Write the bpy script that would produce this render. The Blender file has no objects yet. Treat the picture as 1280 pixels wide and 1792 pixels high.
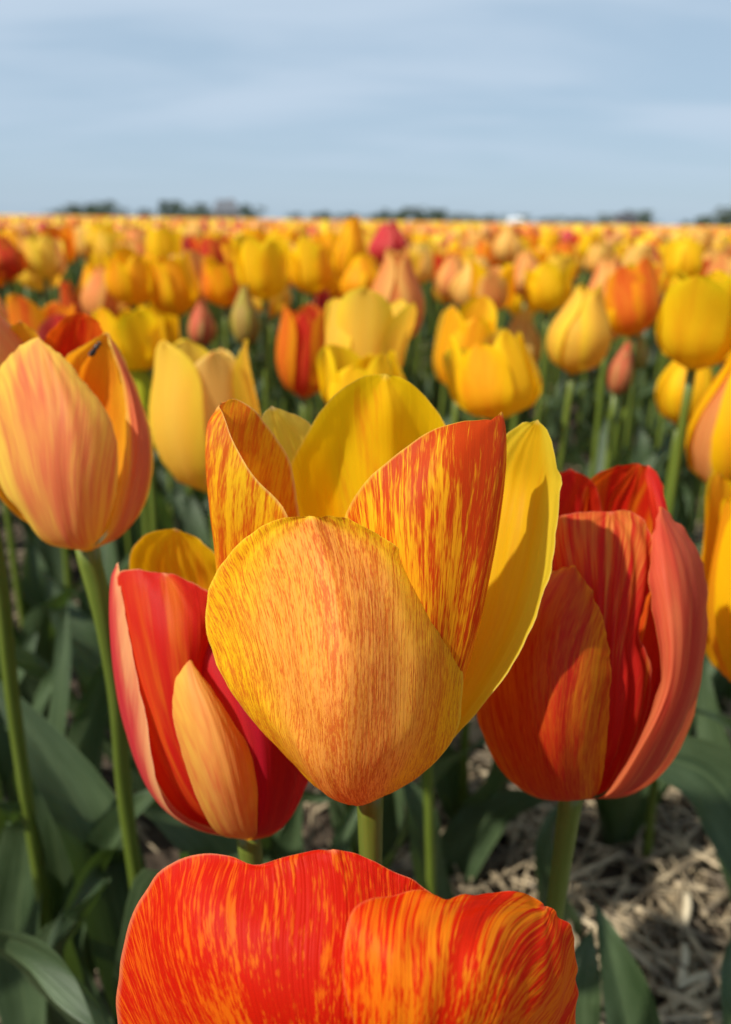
import bpy, math, random
import numpy as np
from mathutils import Vector, Matrix

rnd = random.Random(7)
R = math.radians
SC = bpy.context.scene
COL = SC.collection

# ------------------------------------------------------------------ camera
FPX, CX, CY = 1330.0, 640.0, 896.0          # focal length in photo pixels, photo centre
CAM = Vector((0.0, 0.0, 0.45))
PITCH, ROLL = R(20.98), R(0.94)
fwd = Vector((0, math.cos(PITCH), -math.sin(PITCH)))
rt0, up0 = Vector((1, 0, 0)), Vector((0, math.sin(PITCH), math.cos(PITCH)))
rt = rt0 * math.cos(ROLL) + up0 * math.sin(ROLL)
up = up0 * math.cos(ROLL) - rt0 * math.sin(ROLL)
cam_d = bpy.data.cameras.new('camera')
cam_d.sensor_fit = 'VERTICAL'
cam_d.sensor_height = 36.0
cam_d.lens = FPX / 1792 * 36.0
cam_d.clip_start = 0.01
cam_d.clip_end = 6000
cam_d.dof.use_dof = True
cam_d.dof.focus_distance = 0.156
cam_d.dof.aperture_fstop = cam_d.lens / 2.3
cam = bpy.data.objects.new('camera', cam_d)
m3 = Matrix((rt, up, -fwd)).transposed()
cam.matrix_world = Matrix.Translation(CAM) @ m3.to_4x4()
COL.objects.link(cam)
SC.camera = cam

# ------------------------------------------------------------------ sky and sun
SUN_DIR = Vector((-0.56, -0.36, 0.72)).normalized()   # towards the sun
el = math.asin(SUN_DIR.z)
az = math.atan2(SUN_DIR.x, SUN_DIR.y)
world = bpy.data.worlds.new('World')
SC.world = world
world.use_nodes = True
nt = world.node_tree
nt.nodes.clear()
def N(tree, kind, **kw):
    n = tree.nodes.new(kind)
    for k, v in kw.items():
        setattr(n, k, v)
    return n
def L(tree, a, b):
    tree.links.new(a, b)
sky = N(nt, 'ShaderNodeTexSky', sky_type='NISHITA', sun_disc=False, sun_elevation=el, sun_rotation=az,
        air_density=1.0, dust_density=0.6, ozone_density=1.6)
tc = N(nt, 'ShaderNodeTexCoord')
sep = N(nt, 'ShaderNodeSeparateXYZ')
L(nt, tc.outputs['Generated'], sep.inputs[0])
def M(tree, op, a, b=None, clamp=False):
    n = N(tree, 'ShaderNodeMath', operation=op, use_clamp=clamp)
    for i, v in enumerate((a, b)):
        if v is None: continue
        if isinstance(v, (int, float)): n.inputs[i].default_value = v
        else: L(tree, v, n.inputs[i])
    return n.outputs[0]
def MR(tree, v, a, b, c=0.0, d=1.0, smooth=True):
    n = N(tree, 'ShaderNodeMapRange')
    if smooth: n.interpolation_type = 'SMOOTHSTEP'
    L(tree, v, n.inputs[0])
    for i, x in enumerate((a, b, c, d)):
        n.inputs[i + 1].default_value = x
    return n.outputs[0]
def MIX(tree, f, a, b, blend='MIX'):
    n = N(tree, 'ShaderNodeMix', data_type='RGBA', blend_type=blend)
    for s, v in ((n.inputs[0], f), (n.inputs[6], a), (n.inputs[7], b)):
        if isinstance(v, (int, float)): s.default_value = v
        elif isinstance(v, tuple): s.default_value = v if len(v) == 4 else (*v, 1)
        else: L(tree, v, s)
    return n.outputs[2]
zz = M(nt, 'ADD', M(nt, 'MAXIMUM', sep.outputs[2], 0.0), 0.16)
cmb = N(nt, 'ShaderNodeCombineXYZ')
L(nt, M(nt, 'DIVIDE', sep.outputs[0], zz), cmb.inputs[0])
L(nt, M(nt, 'DIVIDE', sep.outputs[1], zz), cmb.inputs[1])
mp = N(nt, 'ShaderNodeMapping')
mp.inputs['Scale'].default_value = (0.42, 1.0, 1)
mp.inputs['Rotation'].default_value = (0, 0, R(-14))
mp.inputs['Location'].default_value = (3.1, 1.2, 0)
L(nt, cmb.outputs[0], mp.inputs[0])
cn = N(nt, 'ShaderNodeTexNoise')
cn.inputs['Scale'].default_value = 1.5
cn.inputs['Detail'].default_value = 5
cn.inputs['Roughness'].default_value = 0.5
cn.inputs['Distortion'].default_value = 0.5
L(nt, mp.outputs[0], cn.inputs['Vector'])
cloud = M(nt, 'MULTIPLY', MR(nt, cn.outputs[0], 0.34, 0.70), MR(nt, sep.outputs[2], 0.0, 0.14, 0.10, 1.0))
skycol = MIX(nt, .86, sky.outputs[0], (2.95, 3.95, 5.0, 1))
skyc = MIX(nt, M(nt, 'MULTIPLY', cloud, 0.8), skycol, (4.0, 4.85, 5.85, 1))
bg = N(nt, 'ShaderNodeBackground')
bg.inputs['Strength'].default_value = 0.094
L(nt, skyc, bg.inputs[0])
wo = N(nt, 'ShaderNodeOutputWorld')
L(nt, bg.outputs[0], wo.inputs[0])

sun_d = bpy.data.lights.new('sun', 'SUN')
sun_d.energy = 4.1
sun_d.angle = R(1.2)
sun_d.color = (1.0, 0.95, 0.86)
sun = bpy.data.objects.new('sun', sun_d)
sun.rotation_euler = (-SUN_DIR).to_track_quat('-Z', 'Y').to_euler()
sun.location = (0, 0, 5)
COL.objects.link(sun)
SC.view_settings.view_transform = 'Standard'
SC.view_settings.look = 'None'
SC.view_settings.gamma = 1
SC.view_settings.use_curve_mapping = False
SC.view_settings.exposure = 0.58
try:
    SC.cycles.max_bounces = 8
    SC.cycles.diffuse_bounces = 4
    SC.cycles.transmission_bounces = 6
    SC.cycles.sample_clamp_indirect = 6
except Exception:
    pass

# ------------------------------------------------------------------ helpers
def P(x, y, d):
    """photo pixel + depth along the camera axis (m) -> world point"""
    return CAM + fwd * d + rt * ((x - CX) / FPX * d) + up * (-(y - CY) / FPX * d)
def proj(p):
    v = Vector(p) - CAM
    d = v.dot(fwd)
    return CX + v.dot(rt) / d * FPX, CY - v.dot(up) / d * FPX, d

def tag(o, label=None, cat=None, group=None, kind=None):
    if label: o['label'] = label
    if cat: o['category'] = cat
    if group: o['group'] = group
    if kind: o['kind'] = kind
    return o
def empty(name, loc):
    o = bpy.data.objects.new(name, None)
    o.location = loc
    o.empty_display_size = 0.02
    COL.objects.link(o)
    return o
def mesh_np(name, verts, faces, uv=None, smooth=True):
    uv = None if uv is None else np.asarray(uv, dtype=np.float32)
    me = bpy.data.meshes.new(name)
    verts = np.asarray(verts, dtype=np.float32)
    me.from_pydata(verts.tolist() if len(verts) < 20000 else [], [], faces if len(verts) < 20000 else [])
    if len(verts) >= 20000:
        f = np.asarray(faces, dtype=np.int32)
        k = f.shape[1]
        me.vertices.add(len(verts)); me.vertices.foreach_set('co', verts.ravel())
        me.loops.add(f.size); me.loops.foreach_set('vertex_index', f.ravel())
        me.polygons.add(len(f)); me.polygons.foreach_set('loop_start', np.arange(0, f.size, k, dtype=np.int32))
        me.update(calc_edges=True)
    if uv is not None:
        ul = me.uv_layers.new(name='UVMap')
        idx = np.zeros(len(me.loops), dtype=np.int32)
        me.loops.foreach_get('vertex_index', idx)
        ul.data.foreach_set('uv', np.ascontiguousarray(uv[idx][:, :2]).ravel())
        if uv.shape[1] == 4:
            ul = me.uv_layers.new(name='Vein')
            ul.data.foreach_set('uv', np.ascontiguousarray(uv[idx][:, 2:]).ravel())
    if smooth:
        me.polygons.foreach_set('use_smooth', np.ones(len(me.polygons), dtype=bool))
    me.update()
    return me
def link(name, me, mat=None, parent=None, loc=(0, 0, 0)):
    o = bpy.data.objects.new(name, me)
    if mat is not None:
        if not me.materials: me.materials.append(mat)
        if me.materials[0] is not mat:
            o.material_slots[0].link = 'OBJECT'
            o.material_slots[0].material = mat
    o.location = loc
    if parent: o.parent = parent
    COL.objects.link(o)
    return o
def cr(pts, n, ts=None):
    """Catmull-Rom through pts, resampled evenly by arc length"""
    p = np.array([list(q) for q in pts], dtype=float)
    if len(p) == 2:
        t = np.linspace(0, 1, n)[:, None] if ts is None else np.asarray(ts)[:, None]
        return p[0] * (1 - t) + p[1] * t
    pe = np.vstack([2 * p[0] - p[1], p, 2 * p[-1] - p[-2]])
    out = []
    K = 24
    for i in range(1, len(pe) - 2):
        p0, p1, p2, p3 = pe[i - 1], pe[i], pe[i + 1], pe[i + 2]
        d0 = max(np.linalg.norm(p1 - p0), 1e-9) ** .5
        d1 = max(np.linalg.norm(p2 - p1), 1e-9) ** .5
        d2 = max(np.linalg.norm(p3 - p2), 1e-9) ** .5
        m1 = ((p1 - p0) / d0 - (p2 - p0) / (d0 + d1) + (p2 - p1) / d1) * d1
        m2 = ((p2 - p1) / d1 - (p3 - p1) / (d1 + d2) + (p3 - p2) / d2) * d1
        for t in np.linspace(0, 1, K, endpoint=False):
            out.append((2 * t**3 - 3 * t**2 + 1) * p1 + (t**3 - 2 * t**2 + t) * m1 + (-2 * t**3 + 3 * t**2) * p2 + (t**3 - t**2) * m2)
    out.append(p[-1])
    out = np.array(out)
    s = np.concatenate([[0], np.cumsum(np.linalg.norm(np.diff(out, axis=0), axis=1))])
    s /= s[-1]
    t = np.linspace(0, 1, n) if ts is None else np.asarray(ts)
    return np.stack([np.interp(t, s, out[:, k]) for k in range(out.shape[1])], axis=1)
def grid_faces(nv, nu):
    f = []
    for j in range(nv - 1):
        for i in range(nu - 1):
            a = j * nu + i
            f.append((a, a + 1, a + nu + 1, a + nu))
    return f
def vein(g):
    """vein coordinates of a petal grid: lateral distance and height in petal lengths, veins fanning out to the margin"""
    nv, nu, _ = g.shape
    mid = nu // 2
    b, tp = g[0, mid], g[-1, mid]
    ln = np.linalg.norm(tp - b); d = (tp - b) / ln
    y = (g - b) @ d / ln
    st = np.linalg.norm(np.diff(g, axis=1), axis=2)
    cum = np.concatenate([np.zeros((nv, 1)), np.cumsum(st, axis=1)], axis=1)
    x = (cum - cum[:, mid:mid + 1]) / ln
    dy = y - y[:, mid:mid + 1]
    x = np.sign(x) * np.sqrt(np.maximum(x * x - dy * dy, 0))
    return x * np.exp(-1.4 * np.clip(y, 0, 1.2)), y
def patch(curves, nu, nv, axis_p, axis_d, ruffle=0.0, seed=0, ridge=0.0):
    """sheet spanned by longitudinal curves (base to tip); outer face looks away from the flower's axis"""
    ts = 1 - (1 - np.linspace(0, 1, nv)) ** 1.25
    cs = [cr(c, nv, ts) for c in curves]
    k = len(cs)
    kn = np.linspace(-1, 1, k)
    us = np.linspace(-1, 1, nu)
    us = np.sign(us) * (1 - (1 - np.abs(us)) ** 1.15)
    g = np.zeros((nv, nu, 3))
    for j in range(nv):
        p = np.array([c[j] for c in cs])
        if k == 3:
            l0 = us * (us - 1) / 2; l1 = 1 - us**2; l2 = us * (us + 1) / 2
            g[j] = l0[:, None] * p[0] + l1[:, None] * p[1] + l2[:, None] * p[2]
        else:
            pe = np.vstack([2 * p[0] - p[1], p, 2 * p[-1] - p[-2]])
            x = (us + 1) / 2 * (k - 1)
            i = np.clip(x.astype(int), 0, k - 2)
            t = (x - i)[:, None]
            p0, p1, p2, p3 = pe[i], pe[i + 1], pe[i + 2], pe[i + 3]
            g[j] = .5 * (2 * p1 + (p2 - p0) * t + (2 * p0 - 5 * p1 + 4 * p2 - p3) * t**2 + (3 * p1 - p0 - 3 * p2 + p3) * t**3)
    # normals of the grid
    du = np.gradient(g, axis=1); dv = np.gradient(g, axis=0)
    n = np.cross(du, dv)
    ln = np.linalg.norm(n, axis=2, keepdims=True)
    n = n / np.maximum(ln, 1e-12)
    if ruffle or ridge:
        rs = np.random.RandomState(seed)
        vv = np.linspace(0, 1, nv)[:, None]
        e = np.abs(us)[None, :] ** 6 * (vv ** 1.2)
        e = np.maximum(e, np.clip((vv - .9) / .1, 0, 1) * np.ones_like(us)[None, :] * .6)
        w = sum(np.sin(vv * f + ph + us[None, :] * q) * am for f, ph, q, am in zip((12, 23, 41, 60, 85, 118), rs.uniform(0, 6.3, 6), rs.uniform(-3, 3, 6), rs.uniform(.3, 1, 6)))
        b = sum(np.sin(us[None, :] * f + ph + vv * q) * am for f, ph, q, am in zip(rs.uniform(6, 26, 5), rs.uniform(0, 6.3, 5), rs.uniform(-2, 2, 5), rs.uniform(.3, 1, 5)))
        fade = np.sin(np.pi * np.clip(vv, 0, 1)) ** 1.3
        g = g + n * (e * w * ruffle * .45 + b * fade * ridge * .7)[:, :, None]
    ap, ad = np.array(axis_p), np.array(axis_d)
    rel = g - ap
    rel = rel - (rel @ ad)[:, :, None] * ad
    s = float(np.sum(np.sum(n * rel, axis=2) * ln[:, :, 0]))
    f = grid_faces(nv, nu)
    if s < 0: f = [q[::-1] for q in f]
    uu, vv2 = np.meshgrid((us + 1) / 2, ts)
    vx, vy = vein(g)
    return g.reshape(-1, 3), f, np.stack([uu.ravel(), vv2.ravel(), vx.ravel(), vy.ravel()], axis=1)
def tube(pts, radii, n=24, sides=10, cap=True):
    c = cr(pts, n)
    rr = np.interp(np.linspace(0, 1, n), np.linspace(0, 1, len(radii)), radii)
    t = np.gradient(c, axis=0); t /= np.linalg.norm(t, axis=1, keepdims=True)
    a = np.array([1.0, 0, 0]) if abs(t[0][0]) < .8 else np.array([0, 1.0, 0])
    v, uv = [], []
    for i in range(n):
        b = np.cross(t[i], a); b /= np.linalg.norm(b)
        q = np.cross(b, t[i]); a = q
        for k in range(sides):
            an = 2 * math.pi * k / sides
            v.append(c[i] + rr[i] * (math.cos(an) * b + math.sin(an) * q)); uv.append((k / sides, i / (n - 1)))
    f = []
    for i in range(n - 1):
        for k in range(sides):
            k2 = (k + 1) % sides
            f.append((i * sides + k, i * sides + k2, (i + 1) * sides + k2, (i + 1) * sides + k))
    if cap:
        f.append(tuple(range(sides))[::-1]); f.append(tuple((n - 1) * sides + k for k in range(sides)))
    return v, f, uv

# ------------------------------------------------------------------ materials
def new_mat(name):
    m = bpy.data.materials.new(name)
    m.use_nodes = True
    m.node_tree.nodes.clear()
    return m, m.node_tree
def petal_mat(name, edge, center, streak, amt, inner=None, root=None, rim=None, fu=70, fv=6.0, soft=.06,
              mode='center', strength=1.0, trans=.50, bump=.35, coarse=.5, gloss=.55, rimw=.972, midw=.24):
    m, t = new_mat(name)
    tcx = N(t, 'ShaderNodeTexCoord')
    s = N(t, 'ShaderNodeSeparateXYZ'); L(t, tcx.outputs['UV'], s.inputs[0])
    oi = N(t, 'ShaderNodeObjectInfo')
    seed = M(t, 'MULTIPLY', oi.outputs['Random'], 37.0)
    uvn = N(t, 'ShaderNodeUVMap', uv_map='Vein')
    sv = N(t, 'ShaderNodeSeparateXYZ'); L(t, uvn.outputs[0], sv.inputs[0])
    def noise(a, b, det, off=0.0, rough=.55, dist=0.0):
        c = N(t, 'ShaderNodeCombineXYZ')
        L(t, M(t, 'MULTIPLY', sv.outputs[0], a * 2.3), c.inputs[0]); L(t, M(t, 'MULTIPLY', sv.outputs[1], b), c.inputs[1])
        L(t, M(t, 'ADD', seed, off), c.inputs[2])
        n = N(t, 'ShaderNodeTexNoise'); n.inputs['Scale'].default_value = 1; n.inputs['Detail'].default_value = det
        n.inputs['Roughness'].default_value = rough; n.inputs['Distortion'].default_value = dist
        L(t, c.outputs[0], n.inputs['Vector']); return n.outputs[0]
    c1 = noise(8, 1.1, 3, 0, .6, .25)
    c2 = noise(fu * .42, fv * .3, 2, 5.3, .6, .2)
    c3 = noise(fu, fv, 2.5, 11.0, .65, .15)
    c4 = noise(fu * 2.3, fv * 3.0, 1.5, 17.0)
    c0 = noise(3.2, 2.6, 3, 23.0, .6)
    ua = M(t, 'ABSOLUTE', M(t, 'MULTIPLY', M(t, 'SUBTRACT', s.outputs[0], .5), 2.0))
    sm = M(t, 'ADD', M(t, 'MULTIPLY', c1, .34 * coarse * 2), M(t, 'MULTIPLY', c2, midw))
    sm = M(t, 'ADD', sm, M(t, 'ADD', M(t, 'MULTIPLY', c3, .30), M(t, 'MULTIPLY', c4, .14)))
    tot = .34 * coarse * 2 + midw + .30 + .14
    sm = M(t, 'DIVIDE', sm, tot)
    if mode == 'center':
        sm = M(t, 'ADD', sm, MR(t, ua, .35, 1.0, .02, -.10))
        sm = M(t, 'SUBTRACT', sm, MR(t, s.outputs[1], .02, .22, .09, 0))
    elif mode == 'upper':
        sm = M(t, 'ADD', sm, MR(t, s.outputs[1], .3, 1.0, -.05, .012))
    def colour(edge, center, streak, amt):
        thr = .60 - .22 * amt
        mask = M(t, 'MULTIPLY', MR(t, sm, thr - soft, thr + soft), strength)
        base = MIX(t, MR(t, M(t, 'ADD', ua, M(t, 'MULTIPLY', M(t, 'SUBTRACT', c0, .5), .7)), .25, .92), center, edge)
        base = MIX(t, MR(t, c2, .35, .7, 0.0, .35), base, edge)
        return MIX(t, mask, base, streak)
    col = colour(edge, center, streak, amt)
    if inner:
        geo = N(t, 'ShaderNodeNewGeometry')
        col = MIX(t, geo.outputs['Backfacing'], col, colour(*inner))
    if root:
        col = MIX(t, MR(t, s.outputs[1], .0, .16, .9, 0), col, root)
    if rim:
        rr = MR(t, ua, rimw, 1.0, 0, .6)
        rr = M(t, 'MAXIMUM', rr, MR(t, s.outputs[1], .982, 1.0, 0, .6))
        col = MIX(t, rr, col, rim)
    bmp = N(t, 'ShaderNodeBump'); bmp.inputs['Strength'].default_value = bump; bmp.inputs['Distance'].default_value = .0006
    L(t, M(t, 'ADD', M(t, 'MULTIPLY', noise(130, 1.6, 2, 31.0), .8), M(t, 'MULTIPLY', c0, 1.2)), bmp.inputs['Height'])
    pr = N(t, 'ShaderNodeBsdfPrincipled')
    L(t, col, pr.inputs['Base Color']); L(t, bmp.outputs[0], pr.inputs['Normal'])
    pr.inputs['Roughness'].default_value = gloss
    pr.inputs['Specular IOR Level'].default_value = .14
    pr.inputs['Sheen Weight'].default_value = .0
    tr = N(t, 'ShaderNodeBsdfTranslucent'); L(t, bmp.outputs[0], tr.inputs['Normal'])
    L(t, MIX(t, 1.0, col, (1.0, .90, .55, 1), 'MULTIPLY'), tr.inputs[0])
    mx = N(t, 'ShaderNodeMixShader'); mx.inputs[0].default_value = trans
    L(t, pr.outputs[0], mx.inputs[1]); L(t, tr.outputs[0], mx.inputs[2])
    o = N(t, 'ShaderNodeOutputMaterial'); L(t, mx.outputs[0], o.inputs[0])
    return m
YEL, YEL2 = (.93, .58, .006), (.95, .67, .012)
GOLD, ORA = (.86, .36, .008), (.84, .20, .008)
PEACH, CREAM = (.84, .40, .10), (.88, .60, .17)
RED, CRIM, ROSE = (.66, .022, .006), (.46, .012, .012), (.62, .06, .06)
PALE = (.88, .72, .35)
PINK = (.80, .36, .26)
MAT = {}
# the centre tulip's six petals
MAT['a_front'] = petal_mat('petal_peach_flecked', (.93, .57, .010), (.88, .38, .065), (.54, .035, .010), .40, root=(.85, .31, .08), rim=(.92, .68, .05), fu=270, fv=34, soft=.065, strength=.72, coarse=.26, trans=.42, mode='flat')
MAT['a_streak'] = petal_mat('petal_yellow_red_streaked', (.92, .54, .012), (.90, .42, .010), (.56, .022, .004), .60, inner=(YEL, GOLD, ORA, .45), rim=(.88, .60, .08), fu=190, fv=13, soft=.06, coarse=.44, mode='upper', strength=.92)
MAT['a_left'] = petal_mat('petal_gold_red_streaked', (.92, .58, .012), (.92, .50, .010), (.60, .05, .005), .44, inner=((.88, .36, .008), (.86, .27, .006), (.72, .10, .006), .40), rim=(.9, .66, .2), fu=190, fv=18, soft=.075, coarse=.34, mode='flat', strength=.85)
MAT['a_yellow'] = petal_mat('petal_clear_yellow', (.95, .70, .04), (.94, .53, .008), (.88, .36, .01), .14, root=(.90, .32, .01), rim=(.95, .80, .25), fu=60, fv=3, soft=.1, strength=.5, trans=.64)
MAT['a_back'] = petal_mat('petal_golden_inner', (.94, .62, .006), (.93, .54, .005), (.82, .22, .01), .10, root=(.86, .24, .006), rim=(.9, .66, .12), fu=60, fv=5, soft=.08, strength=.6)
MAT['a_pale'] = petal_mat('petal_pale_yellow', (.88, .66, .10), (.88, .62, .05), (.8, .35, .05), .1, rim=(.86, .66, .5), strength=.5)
# the left red tulip
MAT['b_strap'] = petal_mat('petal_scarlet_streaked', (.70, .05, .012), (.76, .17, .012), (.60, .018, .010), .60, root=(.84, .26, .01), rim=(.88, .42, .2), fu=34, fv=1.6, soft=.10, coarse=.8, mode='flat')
MAT['b_pink'] = petal_mat('petal_rose_cream_highlight', (.84, .42, .17), (.66, .07, .06), (.60, .035, .05), .56, rim=(.9, .62, .34), fu=22, fv=2.4, soft=.14, coarse=.9, mode='center')  # cream edge paints in the sunlit highlight along the petal's margin
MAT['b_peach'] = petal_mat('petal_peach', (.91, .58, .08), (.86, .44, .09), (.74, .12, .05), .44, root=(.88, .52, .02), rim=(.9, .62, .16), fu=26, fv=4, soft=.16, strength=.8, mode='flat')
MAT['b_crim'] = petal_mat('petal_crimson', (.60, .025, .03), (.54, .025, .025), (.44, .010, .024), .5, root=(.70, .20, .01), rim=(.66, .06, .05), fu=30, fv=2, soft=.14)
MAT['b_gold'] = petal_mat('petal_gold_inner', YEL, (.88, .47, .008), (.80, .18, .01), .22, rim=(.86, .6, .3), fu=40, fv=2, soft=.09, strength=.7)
# the right red tulip
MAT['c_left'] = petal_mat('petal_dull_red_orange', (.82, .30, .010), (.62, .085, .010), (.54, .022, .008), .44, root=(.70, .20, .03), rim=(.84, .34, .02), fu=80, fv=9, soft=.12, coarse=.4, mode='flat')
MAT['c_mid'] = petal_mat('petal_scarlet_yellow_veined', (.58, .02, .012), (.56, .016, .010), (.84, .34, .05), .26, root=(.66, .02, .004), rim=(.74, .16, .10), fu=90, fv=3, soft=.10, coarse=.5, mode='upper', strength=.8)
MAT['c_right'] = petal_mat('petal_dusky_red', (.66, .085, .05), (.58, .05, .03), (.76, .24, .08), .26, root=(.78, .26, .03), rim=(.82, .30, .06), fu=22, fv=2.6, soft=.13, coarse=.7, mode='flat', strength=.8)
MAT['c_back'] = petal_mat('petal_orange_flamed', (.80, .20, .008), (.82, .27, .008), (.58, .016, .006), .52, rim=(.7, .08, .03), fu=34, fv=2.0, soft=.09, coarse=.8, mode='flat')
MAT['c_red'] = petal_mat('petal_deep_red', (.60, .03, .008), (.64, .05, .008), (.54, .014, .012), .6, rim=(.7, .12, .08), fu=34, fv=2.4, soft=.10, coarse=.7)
# the low tulip at the frame's edge
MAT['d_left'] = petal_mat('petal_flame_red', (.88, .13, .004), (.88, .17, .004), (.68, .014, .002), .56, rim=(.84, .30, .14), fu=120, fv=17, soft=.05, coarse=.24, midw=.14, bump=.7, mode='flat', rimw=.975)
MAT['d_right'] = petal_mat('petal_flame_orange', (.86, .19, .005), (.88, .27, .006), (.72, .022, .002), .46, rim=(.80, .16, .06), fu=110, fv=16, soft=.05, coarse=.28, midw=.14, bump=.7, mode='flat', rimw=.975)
# the big peach tulip at the left edge
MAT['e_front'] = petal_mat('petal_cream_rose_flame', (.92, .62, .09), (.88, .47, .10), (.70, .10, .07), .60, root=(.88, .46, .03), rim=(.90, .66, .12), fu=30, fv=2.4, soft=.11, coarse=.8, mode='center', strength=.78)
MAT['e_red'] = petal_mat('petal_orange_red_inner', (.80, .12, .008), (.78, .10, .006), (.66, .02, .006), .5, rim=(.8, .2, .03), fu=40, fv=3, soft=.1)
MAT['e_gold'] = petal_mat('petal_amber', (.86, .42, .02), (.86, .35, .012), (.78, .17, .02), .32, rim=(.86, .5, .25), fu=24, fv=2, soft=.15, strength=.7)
# petals of the field's other tulips
PAL = {
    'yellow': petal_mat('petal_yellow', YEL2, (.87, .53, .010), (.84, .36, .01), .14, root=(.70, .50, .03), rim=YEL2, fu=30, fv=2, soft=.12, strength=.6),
    'golden': petal_mat('petal_golden', YEL, (.90, .45, .010), (.84, .22, .01), .22, root=(.72, .42, .02), fu=28, fv=2, soft=.14, strength=.7),
    'peach': petal_mat('petal_soft_peach', (.88, .56, .14), (.83, .36, .10), (.76, .18, .06), .34, root=(.80, .46, .06), fu=20, fv=2, soft=.16, strength=.7),
    'cream': petal_mat('petal_cream', (.90, .64, .16), (.86, .52, .13), (.82, .33, .06), .16, root=(.76, .50, .06), fu=20, fv=2, soft=.16, strength=.6),
    'pale yellow': petal_mat('petal_lemon', (.90, .66, .05), (.88, .56, .07), (.85, .40, .04), .18, root=(.72, .50, .04), fu=24, fv=2, soft=.16, strength=.6),
    'orange': petal_mat('petal_orange', (.86, .36, .01), (.85, .27, .02), (.74, .09, .015), .34, root=(.78, .34, .02), fu=26, fv=2, soft=.12),
    'red-orange': petal_mat('petal_vermilion', (.82, .24, .02), (.74, .09, .02), (.64, .03, .02), .48, root=(.74, .24, .04), fu=24, fv=2, soft=.12),
    'rose-red': petal_mat('petal_rose_red', (.76, .14, .11), (.68, .07, .07), (.60, .03, .04), .4, root=(.6, .18, .06), fu=22, fv=2, soft=.14),
    'green bud': petal_mat('petal_green_bud', (.40, .36, .05), (.36, .27, .06), (.50, .16, .05), .34, root=(.18, .22, .04), fu=16, fv=1.6, soft=.18, strength=.7, trans=.25),
    'red-tipped bud': petal_mat('petal_bud_red_tip', (.42, .30, .09), (.58, .17, .07), (.60, .06, .04), .50, root=(.22, .22, .05), fu=16, fv=1.6, soft=.16, mode='upper', trans=.25),
    'lime': petal_mat('petal_lime', (.62, .58, .02), (.50, .48, .02), (.36, .44, .03), .4, root=(.22, .34, .03), fu=16, fv=1.4, soft=.2),
}
def green_mat(name, c1, c2, trans, tcol, rough=.5, sx=46, sy=1.0, bump=.2, spec=.4, pale=None):
    m, t = new_mat(name)
    tcx = N(t, 'ShaderNodeTexCoord')
    s = N(t, 'ShaderNodeSeparateXYZ'); L(t, tcx.outputs['UV'], s.inputs[0])
    oi = N(t, 'ShaderNodeObjectInfo'); sd = M(t, 'MULTIPLY', oi.outputs['Random'], 29.0)
    def noise(a, b, det, off):
        c = N(t, 'ShaderNodeCombineXYZ'); L(t, M(t, 'MULTIPLY', s.outputs[0], a), c.inputs[0]); L(t, M(t, 'MULTIPLY', s.outputs[1], b), c.inputs[1]); L(t, M(t, 'ADD', sd, off), c.inputs[2])
        n = N(t, 'ShaderNodeTexNoise'); n.inputs['Scale'].default_value = 1; n.inputs['Detail'].default_value = det; L(t, c.outputs[0], n.inputs['Vector']); return n.outputs[0]
    vein = noise(sx, sy, 2, 0); blot = noise(3, 5, 4, 7)
    col = MIX(t, MR(t, M(t, 'ADD', M(t, 'MULTIPLY', vein, .55), M(t, 'MULTIPLY', blot, .45)), .36, .64), c1, c2)
    if pale:
        ua = M(t, 'ABSOLUTE', M(t, 'SUBTRACT', s.outputs[0], .5))
        col = MIX(t, MR(t, ua, .485, .5, 0, .7), col, pale)
        col = MIX(t, MR(t, ua, .0, .03, .35, 0), col, pale)
    b = N(t, 'ShaderNodeBump'); b.inputs['Strength'].default_value = bump; b.inputs['Distance'].default_value = .001; L(t, vein, b.inputs['Height'])
    pr = N(t, 'ShaderNodeBsdfPrincipled'); L(t, col, pr.inputs['Base Color']); L(t, b.outputs[0], pr.inputs['Normal'])
    pr.inputs['Roughness'].default_value = rough; pr.inputs['Specular IOR Level'].default_value = spec
    o = N(t, 'ShaderNodeOutputMaterial')
    if trans:
        tr = N(t, 'ShaderNodeBsdfTranslucent'); tr.inputs[0].default_value = (*tcol, 1); L(t, b.outputs[0], tr.inputs['Normal'])
        mx = N(t, 'ShaderNodeMixShader'); mx.inputs[0].default_value = trans
        L(t, pr.outputs[0], mx.inputs[1]); L(t, tr.outputs[0], mx.inputs[2]); L(t, mx.outputs[0], o.inputs[0])
    else:
        L(t, pr.outputs[0], o.inputs[0])
    return m
LEAF = green_mat('tulip_leaf', (.028, .050, .018), (.082, .120, .054), .22, (.10, .17, .02), rough=.46, spec=.4, sx=80, bump=.45, pale=(.13, .18, .07))
STEM = green_mat('tulip_stem', (.085, .120, .012), (.12, .155, .022), 0, (0, 0, 0), rough=.42, sx=12, sy=10, bump=.06)

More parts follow.
